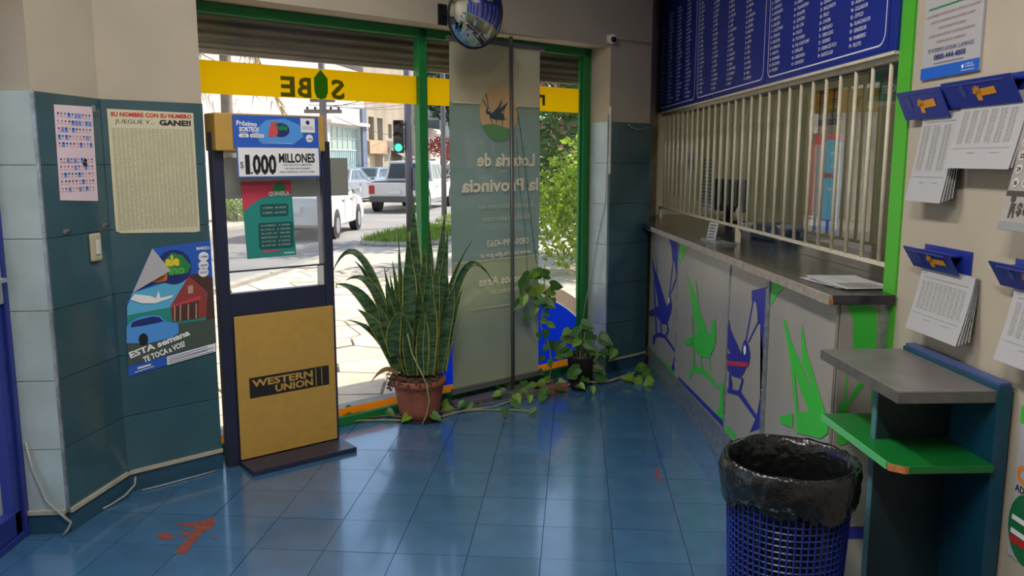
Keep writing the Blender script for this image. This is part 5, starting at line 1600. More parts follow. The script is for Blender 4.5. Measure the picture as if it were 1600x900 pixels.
# ---------------------------------------------------------------- convex mirror and camera
nrm = Vector((0.58, -0.78, -0.20)).normalized()
mc = Vector((-0.02, 4.86, 2.415))
mr = thing('convex_mirror', 'round convex security mirror on a bracket above the window', 'mirror', mc)
q = nrm.to_track_quat('Z', 'Y').to_matrix().to_4x4()
rr, RS = 0.185, 0.34
prof = []
for k in range(11):
    a = math.asin(rr / RS) * k / 10
    prof.append((max(0.0005, RS * math.sin(a)), RS * math.cos(a) - RS * math.cos(math.asin(rr / RS))))
obj('mirror_face', MB().lathe(prof[::-1], 48).spin(q), MIRROR, mr, smooth=True)
ring = [(rr * math.cos(2 * PI * k / 48), rr * math.sin(2 * PI * k / 48), 0) for k in range(49)]
obj('rim', MB().tube(ring, 0.008, 8, caps=False).spin(q), BLACKPL, mr, smooth=True)
obj('back_shell', MB().lathe([(rr, 0), (0.15, -0.03), (0.001, -0.05)], 32).spin(q), BLACKPL, mr, smooth=True)
wp = Vector((IP(1.466)[0], IP(1.466)[1], 2.455)) - mc
nin = Vector((DY, -DX, 0))
obj('bracket_arm', MB().tube([tuple(Vector((0, 0, 0)) - nrm * 0.045), tuple(wp + nin * 0.07), tuple(wp + nin * 0.015)], 0.011, 8), BLACKPL, mr)
pl_ = MB().box(-0.03, -0.015, -0.06, 0.03, -0.001, 0.06)
obj('wall_plate', pl_, BLACKPL, mr, loc=wp, rotz=WROT)
cc = Vector((0.945, 6.035, 2.45))
cv = thing('security_camera', 'small white dome security camera at the corner above the window', 'camera', cc)
obj('body', MB().ball((0, 0, 0), 0.036, 0.036, 0.036, 20, 12), WHITEPL, cv, smooth=True)
obj('housing', MB().tube([(0.01, 0.03, 0.0), (-0.035, -0.01, 0.0)], 0.030, 16), WHITEPL, cv, smooth=True)
lv = Vector((0.10, -1, -0.25)).normalized()
obj('lens', MB().tube([tuple(lv * 0.028), tuple(lv * 0.040)], 0.020, 16), LENS, cv, smooth=True)
tag(obj('camera_cable', MB().tube([(0.975, 6.055, 2.46), (1.05, 6.115, 2.463), (1.20, 6.24, 2.46), (1.275, 6.31, 2.455)], 0.004, 6), TRUNK, smooth=True),
    'thin pale cable running from the security camera to the corner', 'cable')
# wiring on the right pier
cdx = [(3.13, -0.020, 1.86), (3.16, -0.022, 1.84), (3.22, -0.022, 1.825), (3.28, -0.022, 1.825), (3.34, -0.022, 1.84), (3.40, -0.02, 1.865)]
tag(obj('loose_cable', MB().tube([(IP(x, y)[0], IP(x, y)[1], z) for x, y, z in cdx], 0.004, 6), CABLE, smooth=True),
    'pale cable sagging across the top of the right-hand tiles', 'cable')
cd2 = [(2.93, -0.010, 1.93), (2.925, -0.012, 1.6), (2.915, -0.012, 1.3), (2.90, 0.05, 1.0), (2.90, 0.10, 0.75), (2.88, 0.14, 0.55), (2.86, 0.16, 0.35)]
tag(obj('loose_cable', MB().tube([(IP(x, y)[0], IP(x, y)[1], z) for x, y, z in cd2], 0.004, 6), CABLE, smooth=True),
    'grey cable hanging down the window edge of the right-hand pier', 'cable')
tag(obj('cable_clip_strip', MB().box(2.938, -0.024, 1.50, 2.952, -0.013, 1.98), WHITEPL, loc=I0, rotz=WROT), 'short white vertical cable cover beside the security camera', 'trunking')

# ---------------------------------------------------------------- snake plant
sp = thing('snake_plant', 'tall snake plant with yellow edged leaves in a terracotta pot', 'plant', (-0.39, 5.03, 0))
pp = obj('pot', MB().lathe([(0.001, 0.0), (0.115, 0.0), (0.13, 0.06), (0.152, 0.20), (0.156, 0.215), (0.168, 0.218), (0.170, 0.262), (0.158, 0.262), (0.150, 0.235), (0.001, 0.235)], 40), TERRA, sp, smooth=True)
obj('saucer', MB().lathe([(0.001, 0.001), (0.14, 0.001), (0.15, 0.015), (0.145, 0.015), (0.125, 0.006)], 32), POTDARK, sp, smooth=True)
rn = random.Random(5)
b = MB()
for k in range(420):
    a, r_ = rn.uniform(0, 2 * PI), 0.16 * math.sqrt(rn.random())
    s = rn.uniform(0.005, 0.014)
    b.ball((r_ * math.cos(a), r_ * math.sin(a), 0.243 + rn.uniform(0, 0.02)), s, s * rn.uniform(0.5, 1), s * 0.7, 5, 3)
for k in range(160):
    a = rn.uniform(PI * 0.75, PI * 1.75)
    r_ = rn.uniform(0.155, 0.20)
    s = rn.uniform(0.005, 0.013)
    b.ball((r_ * math.cos(a), r_ * math.sin(a) * 0.9, 0.23 + rn.uniform(-0.03, 0.06)), s, s * 0.6, s * 0.7, 5, 3)
tag(obj('soil_and_litter', b, SOIL, sp), kind='stuff')

def blade(p0, p1, p2, w, twist):
    """one strap leaf: dished, with a pale margin; the middle point is on the curve"""
    p0, p1, p2 = Vector(p0), Vector(p1), Vector(p2)
    c = p1 * 2 - (p0 + p2) * 0.5
    n = 14
    m_ = MB()
    rows = []
    for i in range(n + 1):
        t = i / n
        p = p0 * (1 - t) ** 2 + c * 2 * t * (1 - t) + p2 * t * t
        d = ((c - p0) * (1 - t) + (p2 - c) * t)
        if d.length < 1e-6:
            d = p2 - p0
        d.normalize()
        face = Vector((math.sin(twist + 0.5 * t), -math.cos(twist + 0.5 * t), 0.25))
        s = d.cross(face)
        s = s.normalized() if s.length > 1e-4 else Vector((1, 0, 0))
        nn = s.cross(d).normalized()
        ww = w * 0.5 * (0.55 + 0.45 * math.sin(PI * min(1, t * 1.1 + 0.12))) * (1 - max(0, (t - 0.62) / 0.38) ** 1.7)
        ww = max(ww, 0.0012)
        rows.append([p + s * ww * k + nn * (abs(k) ** 2 * 0.28 * ww) for k in (-1, -0.88, -0.4, 0, 0.4, 0.88, 1)])
    vs = [q_ for r_ in rows for q_ in r_]
    m_.v = [tuple(v) for v in vs]
    for i in range(n):
        for k in range(6):
            m_.f.append((i * 7 + k, i * 7 + k + 1, (i + 1) * 7 + k + 1, (i + 1) * 7 + k))
            m_.m.append(1 if k in (0, 5) else 0)
    return m_
for p0, p1, p2, w in SNAKE:
    off = Vector((0.39, -5.03, 0))
    obj('leaf', blade(Vector(p0) + off, Vector(p1) + off, Vector(p2) + off, w * 1.4, rn.uniform(-0.5, 0.5)), [MATS['snake_leaf'], SNAKEEDGE], sp, smooth=True)
b = MB().tube([(-0.055, -0.115, 0.56), (-0.03, -0.14, 0.45), (0.03, -0.17, 0.33), (0.06, -0.185, 0.26), (0.075, -0.19, 0.16), (0.06, -0.185, 0.08), (0.03, -0.19, 0.015)], 0.005, 6)
obj('bent_stalk', b, STEM, sp, smooth=True)
obj('dead_leaf', blade((-0.12, -0.08, 0.30), (-0.20, -0.10, 0.335), (-0.29, -0.10, 0.25), 0.03, 0.2), [DRY, DRY], sp, smooth=True)

# ---------------------------------------------------------------- trailing vines
def heart(wd=0.75, fold=0.18, mats_=None, n='leaf'):
    """heart shaped leaf, stalk at the origin, tip at x = 1"""
    out = [(0.02, 0.0), (-0.10, 0.22), (-0.02, 0.40), (0.20, 0.5), (0.45, 0.44), (0.70, 0.27), (0.88, 0.11), (1.0, 0.0)]
    vs, fs = [], []
    mid = [(0.02, 0), (0.1, 0), (0.2, 0), (0.35, 0), (0.52, 0), (0.72, 0), (0.88, 0), (1.0, 0)]
    for s in (1, -1):
        o = len(vs)
        for (x, y), (mx, my) in zip(out, mid):
            vs.append((x, y * s * wd, abs(y) * fold - 0.10 * x * x))
            vs.append((mx, 0, -0.10 * mx * mx))
        for i in range(len(out) - 1):
            q_ = (o + 2 * i, o + 2 * i + 2, o + 2 * i + 3, o + 2 * i + 1)
            fs.append(q_ if s < 0 else q_[::-1])
    return mesh(n, MB().add(vs, fs), mats_, True)
HM = [heart(0.78, 0.2, LEAFG), heart(0.72, 0.3, LEAFY), heart(0.85, 0.1, LEAFG), heart(0.8, 0.25, LEAFY)]

def put_leaf(parent, p, size, rn, base, up=0.5, kinds=(0, 1, 2, 3)):
    o = obj('leaf', HM[rn.choice(kinds)], None, parent, loc=Vector(p) - Vector(base))
    az = rn.uniform(-PI, PI)
    nrm_ = Vector((rn.uniform(-0.5, 0.5), -1 + rn.uniform(-0.2, 0.4), up + rn.uniform(-0.3, 0.5))).normalized()
    dirv = Vector((math.cos(az), 0.2 * math.sin(az), -0.5 + rn.uniform(-0.5, 0.5)))
    dirv = (dirv - nrm_ * dirv.dot(nrm_)).normalized()
    side = nrm_.cross(dirv)
    o.rotation_euler = Matrix((dirv, side, nrm_)).transposed().to_euler()
    o.scale = (size, size, size)
    return o
rn = random.Random(21)
fb = Vector((0.10, 5.28, 0))
fv = thing('floor_vine', 'pothos vine trailing along the floor below the window', 'vine', fb)
obj('stem', MB().tube([tuple(Vector(p) - fb) for p in VINE1], 0.005, 6), STEM, fv, smooth=True)
obj('stem', MB().tube([tuple(Vector(p) - fb) for p in VINE1B], 0.004, 6), STEM, fv, smooth=True)
obj('dry_runner', MB().tube([tuple(Vector(p) - fb + Vector((0.02, 0.05 + 0.02 * math.sin(5 * i), 0.02 * (i % 2)))) for i, p in enumerate(VINE1[1:])], 0.004, 6), DRY, fv, smooth=True)
for p in LEAF_F:
    s = rn.uniform(0.055, 0.085)
    put_leaf(fv, (p[0], p[1], p[2] + rn.uniform(-0.01, 0.02)), s, rn, fb, up=0.8)
rb = Vector((1.05, 5.85, 0))
rv = thing('floor_vine', 'second vine with a thick woody runner at the foot of the counter', 'vine', rb)
obj('stem', MB().tube([tuple(Vector(p) - rb) for p in VINE2], 0.010, 6), mat('woody_runner', rgb(150, 140, 112), 0.85, var=0.2, scale=20), rv, smooth=True)
for p in LEAF_R:
    put_leaf(rv, p, rn.uniform(0.06, 0.09), rn, rb, up=0.8, kinds=(1, 3, 0))
hb = Vector((0.50, 5.80, 0))
hv = thing('hanging_vine', 'pothos strand hanging down in front of the blue film', 'vine', hb)
obj('stem', MB().tube([tuple(Vector((p[0], p[1], max(p[2], 0.01))) - hb) for p in HANG], 0.004, 6), STEM, hv, smooth=True)
for i, p in enumerate(LEAF_H):
    put_leaf(hv, p, rn.uniform(0.085, 0.11) if i < 14 else rn.uniform(0.05, 0.075), rn, hb, up=0.25, kinds=(0, 2, 0, 1))
pbp = Vector((0.72, 5.80, 0))
pv = thing('potted_pothos', 'bushy pothos in a dark pot in the window corner', 'plant', pbp)
obj('pot', MB().lathe([(0.001, 0.0), (0.075, 0.0), (0.10, 0.19), (0.108, 0.20), (0.108, 0.215), (0.095, 0.215), (0.09, 0.18), (0.001, 0.18)], 28), POTDARK, pv, smooth=True)
obj('saucer', MB().lathe([(0.001, 0.001), (0.085, 0.001), (0.10, 0.02), (0.095, 0.02), (0.078, 0.008)], 28), BLACKPL, pv, smooth=True)
b = MB()
for p in BUSH[::2]:
    q_ = Vector(p) - pbp
    b.tube([(q_.x * 0.15, q_.y * 0.15, 0.18), (q_.x * 0.5, q_.y * 0.5, 0.18 + max(0.05, q_.z * 0.5)), tuple(q_)], 0.004, 5)
tag(obj('stems', b, STEM, pv, smooth=True), kind='stuff')
for p in BUSH:
    put_leaf(pv, p, rn.uniform(0.075, 0.11), rn, pbp, up=0.5, kinds=(0, 2, 0, 3))
bk = tag(obj('brick', MB().box(-0.10, -0.03, 0, 0.10, 0.03, 0.055), BRICK, loc=(0.505, 5.545, 0), rotz=0.5, bevel=0.004), 'red brick lying on the floor beside the dark pot', 'brick')
bk = tag(obj('stone_block', MB().box(-0.10, -0.035, 0, 0.10, 0.035, 0.05), STONEGREY, loc=(0.28, 5.42, 0), rotz=0.62, bevel=0.005), 'grey stone block lying on the floor among vine leaves', 'block')
bk = tag(obj('plant_dish', MB().lathe([(0.001, 0.0), (0.05, 0.0), (0.062, 0.045), (0.056, 0.045), (0.045, 0.008), (0.001, 0.008)], 28), BLACKPL, loc=(0.685, 5.63, 0), smooth=True), 'small black dish on the floor in front of the dark pot', 'dish')

# dry leaf litter swept against the window frame
rn = random.Random(77)
b = MB()
for k in range(170):
    x = rn.uniform(0.62, 1.75)
    y = -0.05 - abs(rn.gauss(0, 0.09))
    px, py = WP(x, y)
    s = rn.uniform(0.010, 0.030)
    a = rn.uniform(0, PI)
    c_, s_ = math.cos(a) * s, math.sin(a) * s
    z = 0.003 + rn.uniform(0, 0.012)
    b.add([(px - c_, py - s_, z), (px + s_ * 0.4, py - c_ * 0.4, z + 0.006), (px + c_, py + s_, z), (px - s_ * 0.4, py + c_ * 0.4, z + 0.004)], [(0, 1, 2, 3)])
tag(obj('leaf_litter', b, DRY), 'dry leaf litter along the foot of the window', 'litter', kind='stuff')

# ================================================================ the street outside
ROADM = mat('asphalt', rgb(150, 146, 142), 0.85, var=0.10, scale=0.8, bump=0.05, bscale=30)
PAVEBED = mat('paving_mortar', rgb(150, 138, 122), 0.95, var=0.2, scale=8)
STONE = mat('paving_stone', rgb(214, 198, 172), 0.8, var=0.10, scale=5, rand=0.10, bump=0.1, bscale=20)
CONC = mat('kerb_concrete', rgb(172, 166, 154), 0.9, var=0.12, scale=6)
SIDEW = mat('cement_walk', rgb(196, 188, 172), 0.9, var=0.08, scale=2)
GRASS = mat('grass', rgb(140, 168, 70), 0.7, var=0.25, scale=8, trans=0.35)
EARTH = mat('dry_earth', rgb(150, 140, 96), 0.95, var=0.2, scale=6)

def KX(y):
    return -3.28 + 0.195 * (y - 10.7)
SA = math.atan(0.195)
SV, LV = Vector((math.sin(SA), math.cos(SA))), Vector((-math.cos(SA), math.sin(SA)))
struct('ground_road', MB().box(-60, -40, -0.4, 60, 160, -0.14), ROADM, 'grey asphalt street outside', 'road')
walk_poly = [(KX(-6), -6), (-2.2, -6), (-2.2, 4.25), WP(-1.05, 0.1), WP(2.3, 0.1), (1.3, 7.6), (4.4, 7.6), (16, 45), (KX(45), 45), (KX(15), 15), (KX(10), 10)]
walk = struct('ground_sidewalk', MB().column(walk_poly, -0.3, -0.028), PAVEBED, 'crazy paved pavement outside the window', 'pavement')
# stones near the window
rn = random.Random(4)
seeds = {}
SP = 0.50
for i in range(-10, 6):
    for j in range(8, 26):
        seeds[(i, j)] = Vector(((i + 0.5 + rn.uniform(-0.36, 0.36)) * SP * 1.25, (j + 0.5 + rn.uniform(-0.36, 0.36)) * SP))

def clip(poly, p, n):
    out = []
    for k in range(len(poly)):
        a, c = poly[k], poly[(k + 1) % len(poly)]
        da, dc = (a - p).dot(n), (c - p).dot(n)
        if da <= 0:
            out.append(a)
        if (da < 0) != (dc < 0):
            t = da / (da - dc)
            out.append(a + (c - a) * t)
    return out
nst = 0
for (i, j), s in seeds.items():
    poly = [s + Vector(d) for d in ((-1, -1), (1, -1), (1, 1), (-1, 1))]
    for di in range(-2, 3):
        for dj in range(-2, 3):
            o2 = seeds.get((i + di, j + dj))
            if (di or dj) and o2 is not None:
                n = (o2 - s).normalized()
                poly = clip(poly, (s + o2) * 0.5 - n * 0.012, n)
                if not poly:
                    break
        if not poly:
            break
    if not poly or len(poly) < 3:
        continue
    # keep outside the shop front and on the pavement
    nw = Vector((-DY, DX))
    poly = clip(poly, Vector(WP(0, 0.28)), -nw)
    poly = clip(poly, Vector((KX(10) + 0.2, 10)), LV) if poly else poly
    if not poly or len(poly) < 3 or s.y > 12.6 or s.x < KX(s.y) or s.x > 1.9:
        continue
    z = -0.008 + rn.uniform(-0.004, 0.004)
    nst += 1
    obj('paving_stone', MB().column([(p.x, p.y) for p in poly], -0.04, z), STONE, walk)
# plain cement further on
pl = [(KX(12.6), 12.6), (3.0, 12.6), (14, 45), (KX(45), 45)]
struct('ground_walk_far', MB().column(pl, -0.05, -0.016), SIDEW, 'pale cement pavement farther along the street', 'pavement')
# kerb in lengths
kb = tag(thing('ground_kerb', 'long concrete kerb along the near side of the street', 'kerb'), kind='structure')
for k in range(26):
    y0, y1 = -4 + 1.6 * k, -4 + 1.6 * k + 1.585
    obj('kerb_stone', MB().column([(KX(y0) - 0.15, y0), (KX(y0), y0), (KX(y1), y1), (KX(y1) - 0.15, y1)], -0.3, -0.005), CONC, kb, bevel=0.015)
# grass verges with their own rims
def verge(name, label, y0, y1, w, nblade, seed):
    rn2 = random.Random(seed)
    pts = []
    n = 10
    for k in range(n + 1):
        a = PI * k / n
        pts.append((KX(y0) + w / 2 + 0.03 - w / 2 * math.cos(a), y0 + 0.5 * (1 - math.sin(a))))
    pts += [(KX(y1) + w + 0.03, y1), (KX(y1) + 0.03, y1)]
    v = thing(name, label, 'verge', (KX(y0) + w / 2, y0, -0.02))
    base_ = Vector((KX(y0) + w / 2, y0))
    loc = [(p[0] - base_.x, p[1] - base_.y) for p in pts]
    obj('earth', MB().column(loc, -0.05, 0.05), EARTH, v)
    cx = sum(p[0] for p in loc) / len(loc)
    cy = sum(p[1] for p in loc) / len(loc)
    ring_ = MB()
    L = len(loc)
    for k in range(L):
        a, c = loc[k], loc[(k + 1) % L]
        ring_.tube([(a[0], a[1], 0.04), (c[0], c[1], 0.04)], 0.06, 6)
    obj('stone_rim', ring_, CONC, v)
    b = MB()
    for k in range(nblade):
        x, y = rn2.uniform(min(p[0] for p in loc), max(p[0] for p in loc)), rn2.uniform(min(p[1] for p in loc), max(p[1] for p in loc))
        if not inside((x, y), loc):
            continue
        h_ = rn2.uniform(0.06, 0.20)
        a = rn2.uniform(0, PI)
        dx, dy = 0.02 * math.cos(a), 0.02 * math.sin(a)
        lx, ly = rn2.uniform(-0.06, 0.06), rn2.uniform(-0.06, 0.06)
        b.add([(x - dx, y - dy, 0.05), (x + dx, y + dy, 0.05), (x + lx, y + ly, 0.05 + h_)], [(0, 1, 2)])
    tag(obj('grass_blades', b, GRASS, v), kind='stuff')
verge('grass_verge', 'near grass verge with a rounded stone rim at the kerb', 15.6, 19.6, 1.5, 5000, 1)
verge('grass_verge', 'farther grass verge beyond the traffic light', 21.5, 27.5, 1.7, 5000, 2)

# ---------------------------------------------------------------- facades across the street
FROT = R(79.08)
F0 = (-8.86, 20.0, -0.12)

def facade(name, label, x0, x1, h_, m, depth=5.0):
    t = thing(name, label, 'building', (F0[0] + math.cos(FROT) * x0, F0[1] + math.sin(FROT) * x0, F0[2]), FROT)
    t['_x'] = x0
    return t

def wall_with_holes(t, w, h_, holes, m, depth=5.0, rec=0.25):
    """front wall cut by rectangular openings, with a body behind"""
    xs = sorted({0.0, w} | {v for q in holes for v in (q[0], q[2])})
    zs = sorted({0.0, h_} | {v for q in holes for v in (q[1], q[3])})
    b = MB()
    for a, c in zip(xs, xs[1:]):
        for d, e_ in zip(zs, zs[1:]):
            mx, mz = (a + c) / 2, (d + e_) / 2
            if not any(q[0] < mx < q[2] and q[1] < mz < q[3] for q in holes):
                b.box(a, 0, d, c, rec, e_)
    b.box(0, rec, 0, w, depth, h_)
    return obj('wall', b, m, t)
WHITEW = mat('white_facade', rgb(226, 216, 200), 0.85, var=0.06, scale=0.7)
GREYW = mat('stained_concrete', rgb(176, 160, 140), 0.9, var=0.16, scale=0.9, stretch=(1, 1, 0.35))
BEIGEW = mat('beige_facade', rgb(214, 196, 172), 0.85, var=0.08, scale=0.7)
PALEW = mat('pale_house', rgb(222, 214, 206), 0.85, var=0.08, scale=0.7)
WINDK = mat('dark_window', rgb(90, 104, 112), 0.15)
WINGR = mat('pale_pane', rgb(150, 178, 172), 0.15)
STEELF = mat('painted_steel', rgb(206, 208, 206), 0.5)
CORR = mat('corrugated_door', rgb(176, 196, 192), 0.5, var=0.05, scale=2)
BLUECOL = mat('blue_grey_pier', rgb(110, 120, 140), 0.8)
ROLLD = mat('beige_roller_door', rgb(196, 176, 146), 0.6, var=0.06, scale=2)
HAZY = mat('hazard_yellow', rgb(210, 170, 60), 0.6)
HAZB = mat('hazard_black', rgb(60, 56, 52), 0.6)

def window(t, x0, z0, x1, z1, nx, nz, y=0.16, m=WINDK, fr=STEELF, fw=0.05):
    f = MB()
    f.box(x0, y - 0.03, z0, x1, y + 0.03, z0 + fw).box(x0, y - 0.03, z1 - fw, x1, y + 0.03, z1)
    for k in range(nx + 1):
        x = x0 + (x1 - x0 - fw) * k / nx
        f.box(x, y - 0.03, z0, x + fw, y + 0.03, z1)
    for k in range(1, nz):
        z = z0 + (z1 - z0) * k / nz
        f.box(x0, y - 0.03, z - fw / 2, x1, y + 0.03, z + fw / 2)
    w = obj('window', f, fr, t)
    for k in range(nx):
        for q in range(nz):
            xa, xb = x0 + (x1 - x0) * k / nx, x0 + (x1 - x0) * (k + 1) / nx
            za, zb = z0 + (z1 - z0) * q / nz, z0 + (z1 - z0) * (q + 1) / nz
            obj('pane', MB().box(xa + fw * 0.5, y - 0.005, za + fw * 0.5, xb - fw * 0.5, y + 0.005, zb - fw * 0.5), m, w)
    return w

# white warehouse
t = facade('warehouse', 'white warehouse with a wide glazed front and a pale green door', 12.2, 19.0, 5.6, WHITEW)
wall_with_holes(t, 6.8, 5.6, [(2.4, 0.0, 6.2, 3.15)], WHITEW)
window(t, 2.4, 2.12, 6.2, 3.15, 6, 2, 0.16, WINGR)
d_ = obj('door', MB().box(2.4, 0.17, 0.0, 6.2, 0.22, 2.12), CORR, t)
for k in range(16):
    obj('door_rib', MB().box(2.45 + 0.235 * k, 0.14, 0.05, 2.50 + 0.235 * k, 0.17, 2.10), CORR, d_)
obj('mid_rail', MB().box(2.4, 0.13, 1.05, 6.2, 0.17, 1.13), STEELF, d_)
obj('red_letters', MB().text('OLIA', 3.95, 0.85, 0.42, 0.128, width=1.9, bold=0.04), mat('street_red', rgb(214, 70, 74), 0.6), d_)
obj('blue_pier', MB().box(6.2, -0.10, 0, 6.8, 0.0, 4.0), BLUECOL, t)
obj('canopy_edge', MB().box(2.0, -0.25, 3.2, 6.8, 0.0, 3.34), WHITEW, t)
# stained concrete block
t = facade('concrete_building', 'stained concrete building with two tall windows over a garage', 19.0, 27.5, 7.0, GREYW)
wall_with_holes(t, 8.5, 7.0, [(0.6, 0, 2.6, 2.02), (4.3, 0, 5.9, 1.72), (0.55, 2.66, 1.35, 3.72), (1.85, 2.66, 2.7, 3.72), (3.6, 2.8, 4.2, 3.5), (6.4, 2.5, 7.3, 3.4)], GREYW, rec=0.45)
for x0, x1, z1 in ((0.6, 2.6, 2.02), (4.3, 5.9, 1.72)):
    g = obj('garage_door', MB().box(x0, 0.38, 0, x1, 0.44, z1), ROLLD, t)
    for k in range(int(z1 / 0.15)):
        obj('door_slat', MB().box(x0, 0.36, 0.15 * k, x1, 0.38, 0.15 * k + 0.13), ROLLD, g)
window(t, 0.55, 2.66, 1.35, 3.72, 2, 1, 0.3)
window(t, 1.85, 2.66, 2.7, 3.72, 2, 1, 0.3)
window(t, 3.6, 2.8, 4.2, 3.5, 1, 2, 0.3)
window(t, 6.4, 2.5, 7.3, 3.4, 2, 2, 0.3)
obj('balcony_slab', MB().box(0.3, -0.12, 2.02, 3.0, 0.0, 2.6), mat('tan_band', rgb(190, 160, 124), 0.85, var=0.1, scale=1), t)
obj('awning', MB().add([(4.0, 0, 2.25), (6.2, 0, 2.25), (6.2, -0.7, 1.85), (4.0, -0.7, 1.85), (4.0, 0, 2.2), (6.2, 0, 2.2), (6.2, -0.7, 1.80), (4.0, -0.7, 1.80)],
                       [(0, 3, 2, 1), (4, 5, 6, 7), (0, 4, 7, 3), (1, 2, 6, 5), (2, 3, 7, 6), (0, 1, 5, 4)]), mat('awning_grey', rgb(130, 130, 124), 0.8), t)
ac = obj('air_conditioner', MB().box(3.3, -0.4, 2.3, 3.95, 0.0, 2.65), STEELF, t)
obj('vent', MB().lathe([(0.001, 0), (0.13, 0), (0.13, 0.01)], 14), HAZB, ac, loc=(3.5, -0.41, 2.47))
for xs_ in (0.05, 2.75):
    hz = obj('hazard_post', MB().box(xs_, -0.22, 0, xs_ + 0.28, 0.0, 0.95), HAZY, t)
    b = MB()
    for k in range(4):
        b.add([(xs_ - 0.005, -0.226, 0.06 + 0.23 * k), (xs_ + 0.285, -0.226, 0.16 + 0.23 * k), (xs_ + 0.285, -0.226, 0.27 + 0.23 * k), (xs_ - 0.005, -0.226, 0.17 + 0.23 * k)], [(0, 1, 2, 3)])
    obj_each('stripe', b, HAZB, hz)
# nearer pale building on the left
t = facade('corner_house', 'pale low house across the street, left of the warehouse', -12.0, 12.2, 4.6, BEIGEW)
wall_with_holes(t, 24.2, 6.0, [(15.2, 0, 16.6, 2.5), (17.6, 1.0, 19.2, 2.5), (20.4, 0.9, 22.6, 2.6), (9.0, 0.9, 11.5, 2.6), (4.0, 0, 5.4, 2.5)], PALEW)
window(t, 17.6, 1.0, 19.2, 2.5, 3, 2)
window(t, 20.4, 0.9, 22.6, 2.6, 3, 2)
window(t, 9.0, 0.9, 11.5, 2.6, 3, 2)
obj('door', MB().box(15.2, 0.15, 0, 16.6, 0.2, 2.5), mat('red_door', rgb(170, 60, 60), 0.5), t)
obj('door', MB().box(4.0, 0.15, 0, 5.4, 0.2, 2.5), mat('brown_door', rgb(110, 76, 54), 0.5), t)
obj('cornice', MB().box(0, -0.2, 5.6, 24.2, 0.0, 5.9), WHITEW, t)
# shops farther along
t = facade('small_shop', 'small white shop building beyond the concrete building', 27.5, 33.5, 3.4, PALEW)
wall_with_holes(t, 6.0, 3.6, [(0.8, 0, 2.0, 1.9), (3.0, 0.5, 4.8, 1.8)], PALEW)
obj('door', MB().box(0.8, 0.15, 0, 2.0, 0.2, 1.9), BLUECOL, t)
window(t, 3.0, 0.5, 4.8, 1.8, 3, 1)
obj('parapet', MB().box(0, -0.15, 3.3, 6.0, 0, 3.5), WHITEW, t)
t = facade('signed_shop', 'dark shop front with a white lettered sign far down the street', 33.5, 41.0, 4.0, GREYW)
wall_with_holes(t, 7.5, 4.2, [(0.8, 0, 2.6, 1.05), (3.4, 0, 6.8, 1.2)], mat('dark_shop', rgb(96, 104, 110), 0.8))
obj('door', MB().box(0.8, 0.15, 0, 2.6, 0.2, 1.05), WINDK, t)
window(t, 3.4, 0.0, 6.8, 1.2, 3, 1)
sb_ = obj('sign_board', MB().box(0.2, -0.2, 1.15, 7.0, -0.02, 1.95), mat('sign_dark', rgb(54, 58, 60), 0.5), t)
obj_each('sign_letters', MB().text('UNIBER', 0.5, 1.45, 0.34, -0.21, width=3.6, bold=0.04).text('..A', 3.2, 1.2, 0.16, -0.21), PWHITE, sb_)
t = facade('far_building', 'tall beige building closing the far end of the street', 41.0, 75.0, 9.0, BEIGEW)
wall_with_holes(t, 34, 9.0, [(4, 1, 7, 3), (12, 1, 15, 3), (20, 1, 23, 3), (4, 5, 7, 7), (12, 5, 15, 7)], BEIGEW)
for x0, z0 in ((4, 1), (12, 1), (20, 1), (4, 5), (12, 5)):
    window(t, x0, z0, x0 + 3, z0 + 2, 2, 1)
struct('ground_walk_opposite', MB().column([(F0[0] - 3 * SV.x, F0[1] - 3 * SV.y), (F0[0] + 60 * SV.x, F0[1] + 60 * SV.y),
       (F0[0] + 60 * SV.x - 2.4 * LV.x, F0[1] + 60 * SV.y - 2.4 * LV.y), (F0[0] - 30 * SV.x - 2.4 * LV.x, F0[1] - 30 * SV.y - 2.4 * LV.y), (F0[0] - 30 * SV.x, F0[1] - 30 * SV.y)], -0.3, -0.06),
       SIDEW, 'cement pavement in front of the opposite buildings', 'pavement')

# ---------------------------------------------------------------- poles, wires, traffic light
STEELP = mat('street_pole_grey', rgb(120, 116, 124), 0.5, 0.2)
tl = thing('traffic_light', 'traffic light on a grey pole showing green', 'traffic light', (-1.46, 17.2, -0.02))
obj('pole', MB().tube([(0, 0, 0), (0, 0, 4.6)], 0.075, 12), STEELP, tl, smooth=True)
hd_ = obj('signal_head', MB().box(-0.30, -0.10, 1.76, -0.09, 0.10, 2.42), mat('signal_black', rgb(58, 62, 66), 0.5), tl, bevel=0.02)
for k, (m_, z) in enumerate(((mat('dark_red_lamp', rgb(80, 50, 50), 0.3), 2.31), (mat('dark_amber_lamp', rgb(86, 74, 56), 0.3), 2.09), (emit('green_lamp', (0.05, 1.0, 0.30, 1), 2.2), 1.87))):
    o = obj('lamp', MB().lathe([(0.001, 0.02), (0.05, 0.015), (0.075, 0.0)], 16), m_, hd_, loc=(-0.195, -0.115, z), smooth=True)
    o.rotation_euler = (R(90), 0, 0)
    v_ = MB()
    for s_ in range(9):
        a0, a1 = PI * s_ / 9 - 0.1, PI * (s_ + 1) / 9 - 0.1
        v_.add([(0.09 * math.cos(a0), 0, 0.09 * math.sin(a0)), (0.09 * math.cos(a1), 0, 0.09 * math.sin(a1)), (0.09 * math.cos(a1), -0.15, 0.09 * math.sin(a1)), (0.09 * math.cos(a0), -0.15, 0.09 * math.sin(a0))], [(0, 1, 2, 3)])
    obj('visor', v_, MATS['signal_black'], hd_, loc=(-0.195, -0.10, z))
for z in (1.85, 2.33):
    obj('bracket', MB().box(-0.10, -0.03, z - 0.02, -0.05, 0.03, z + 0.02), STEELP, tl)
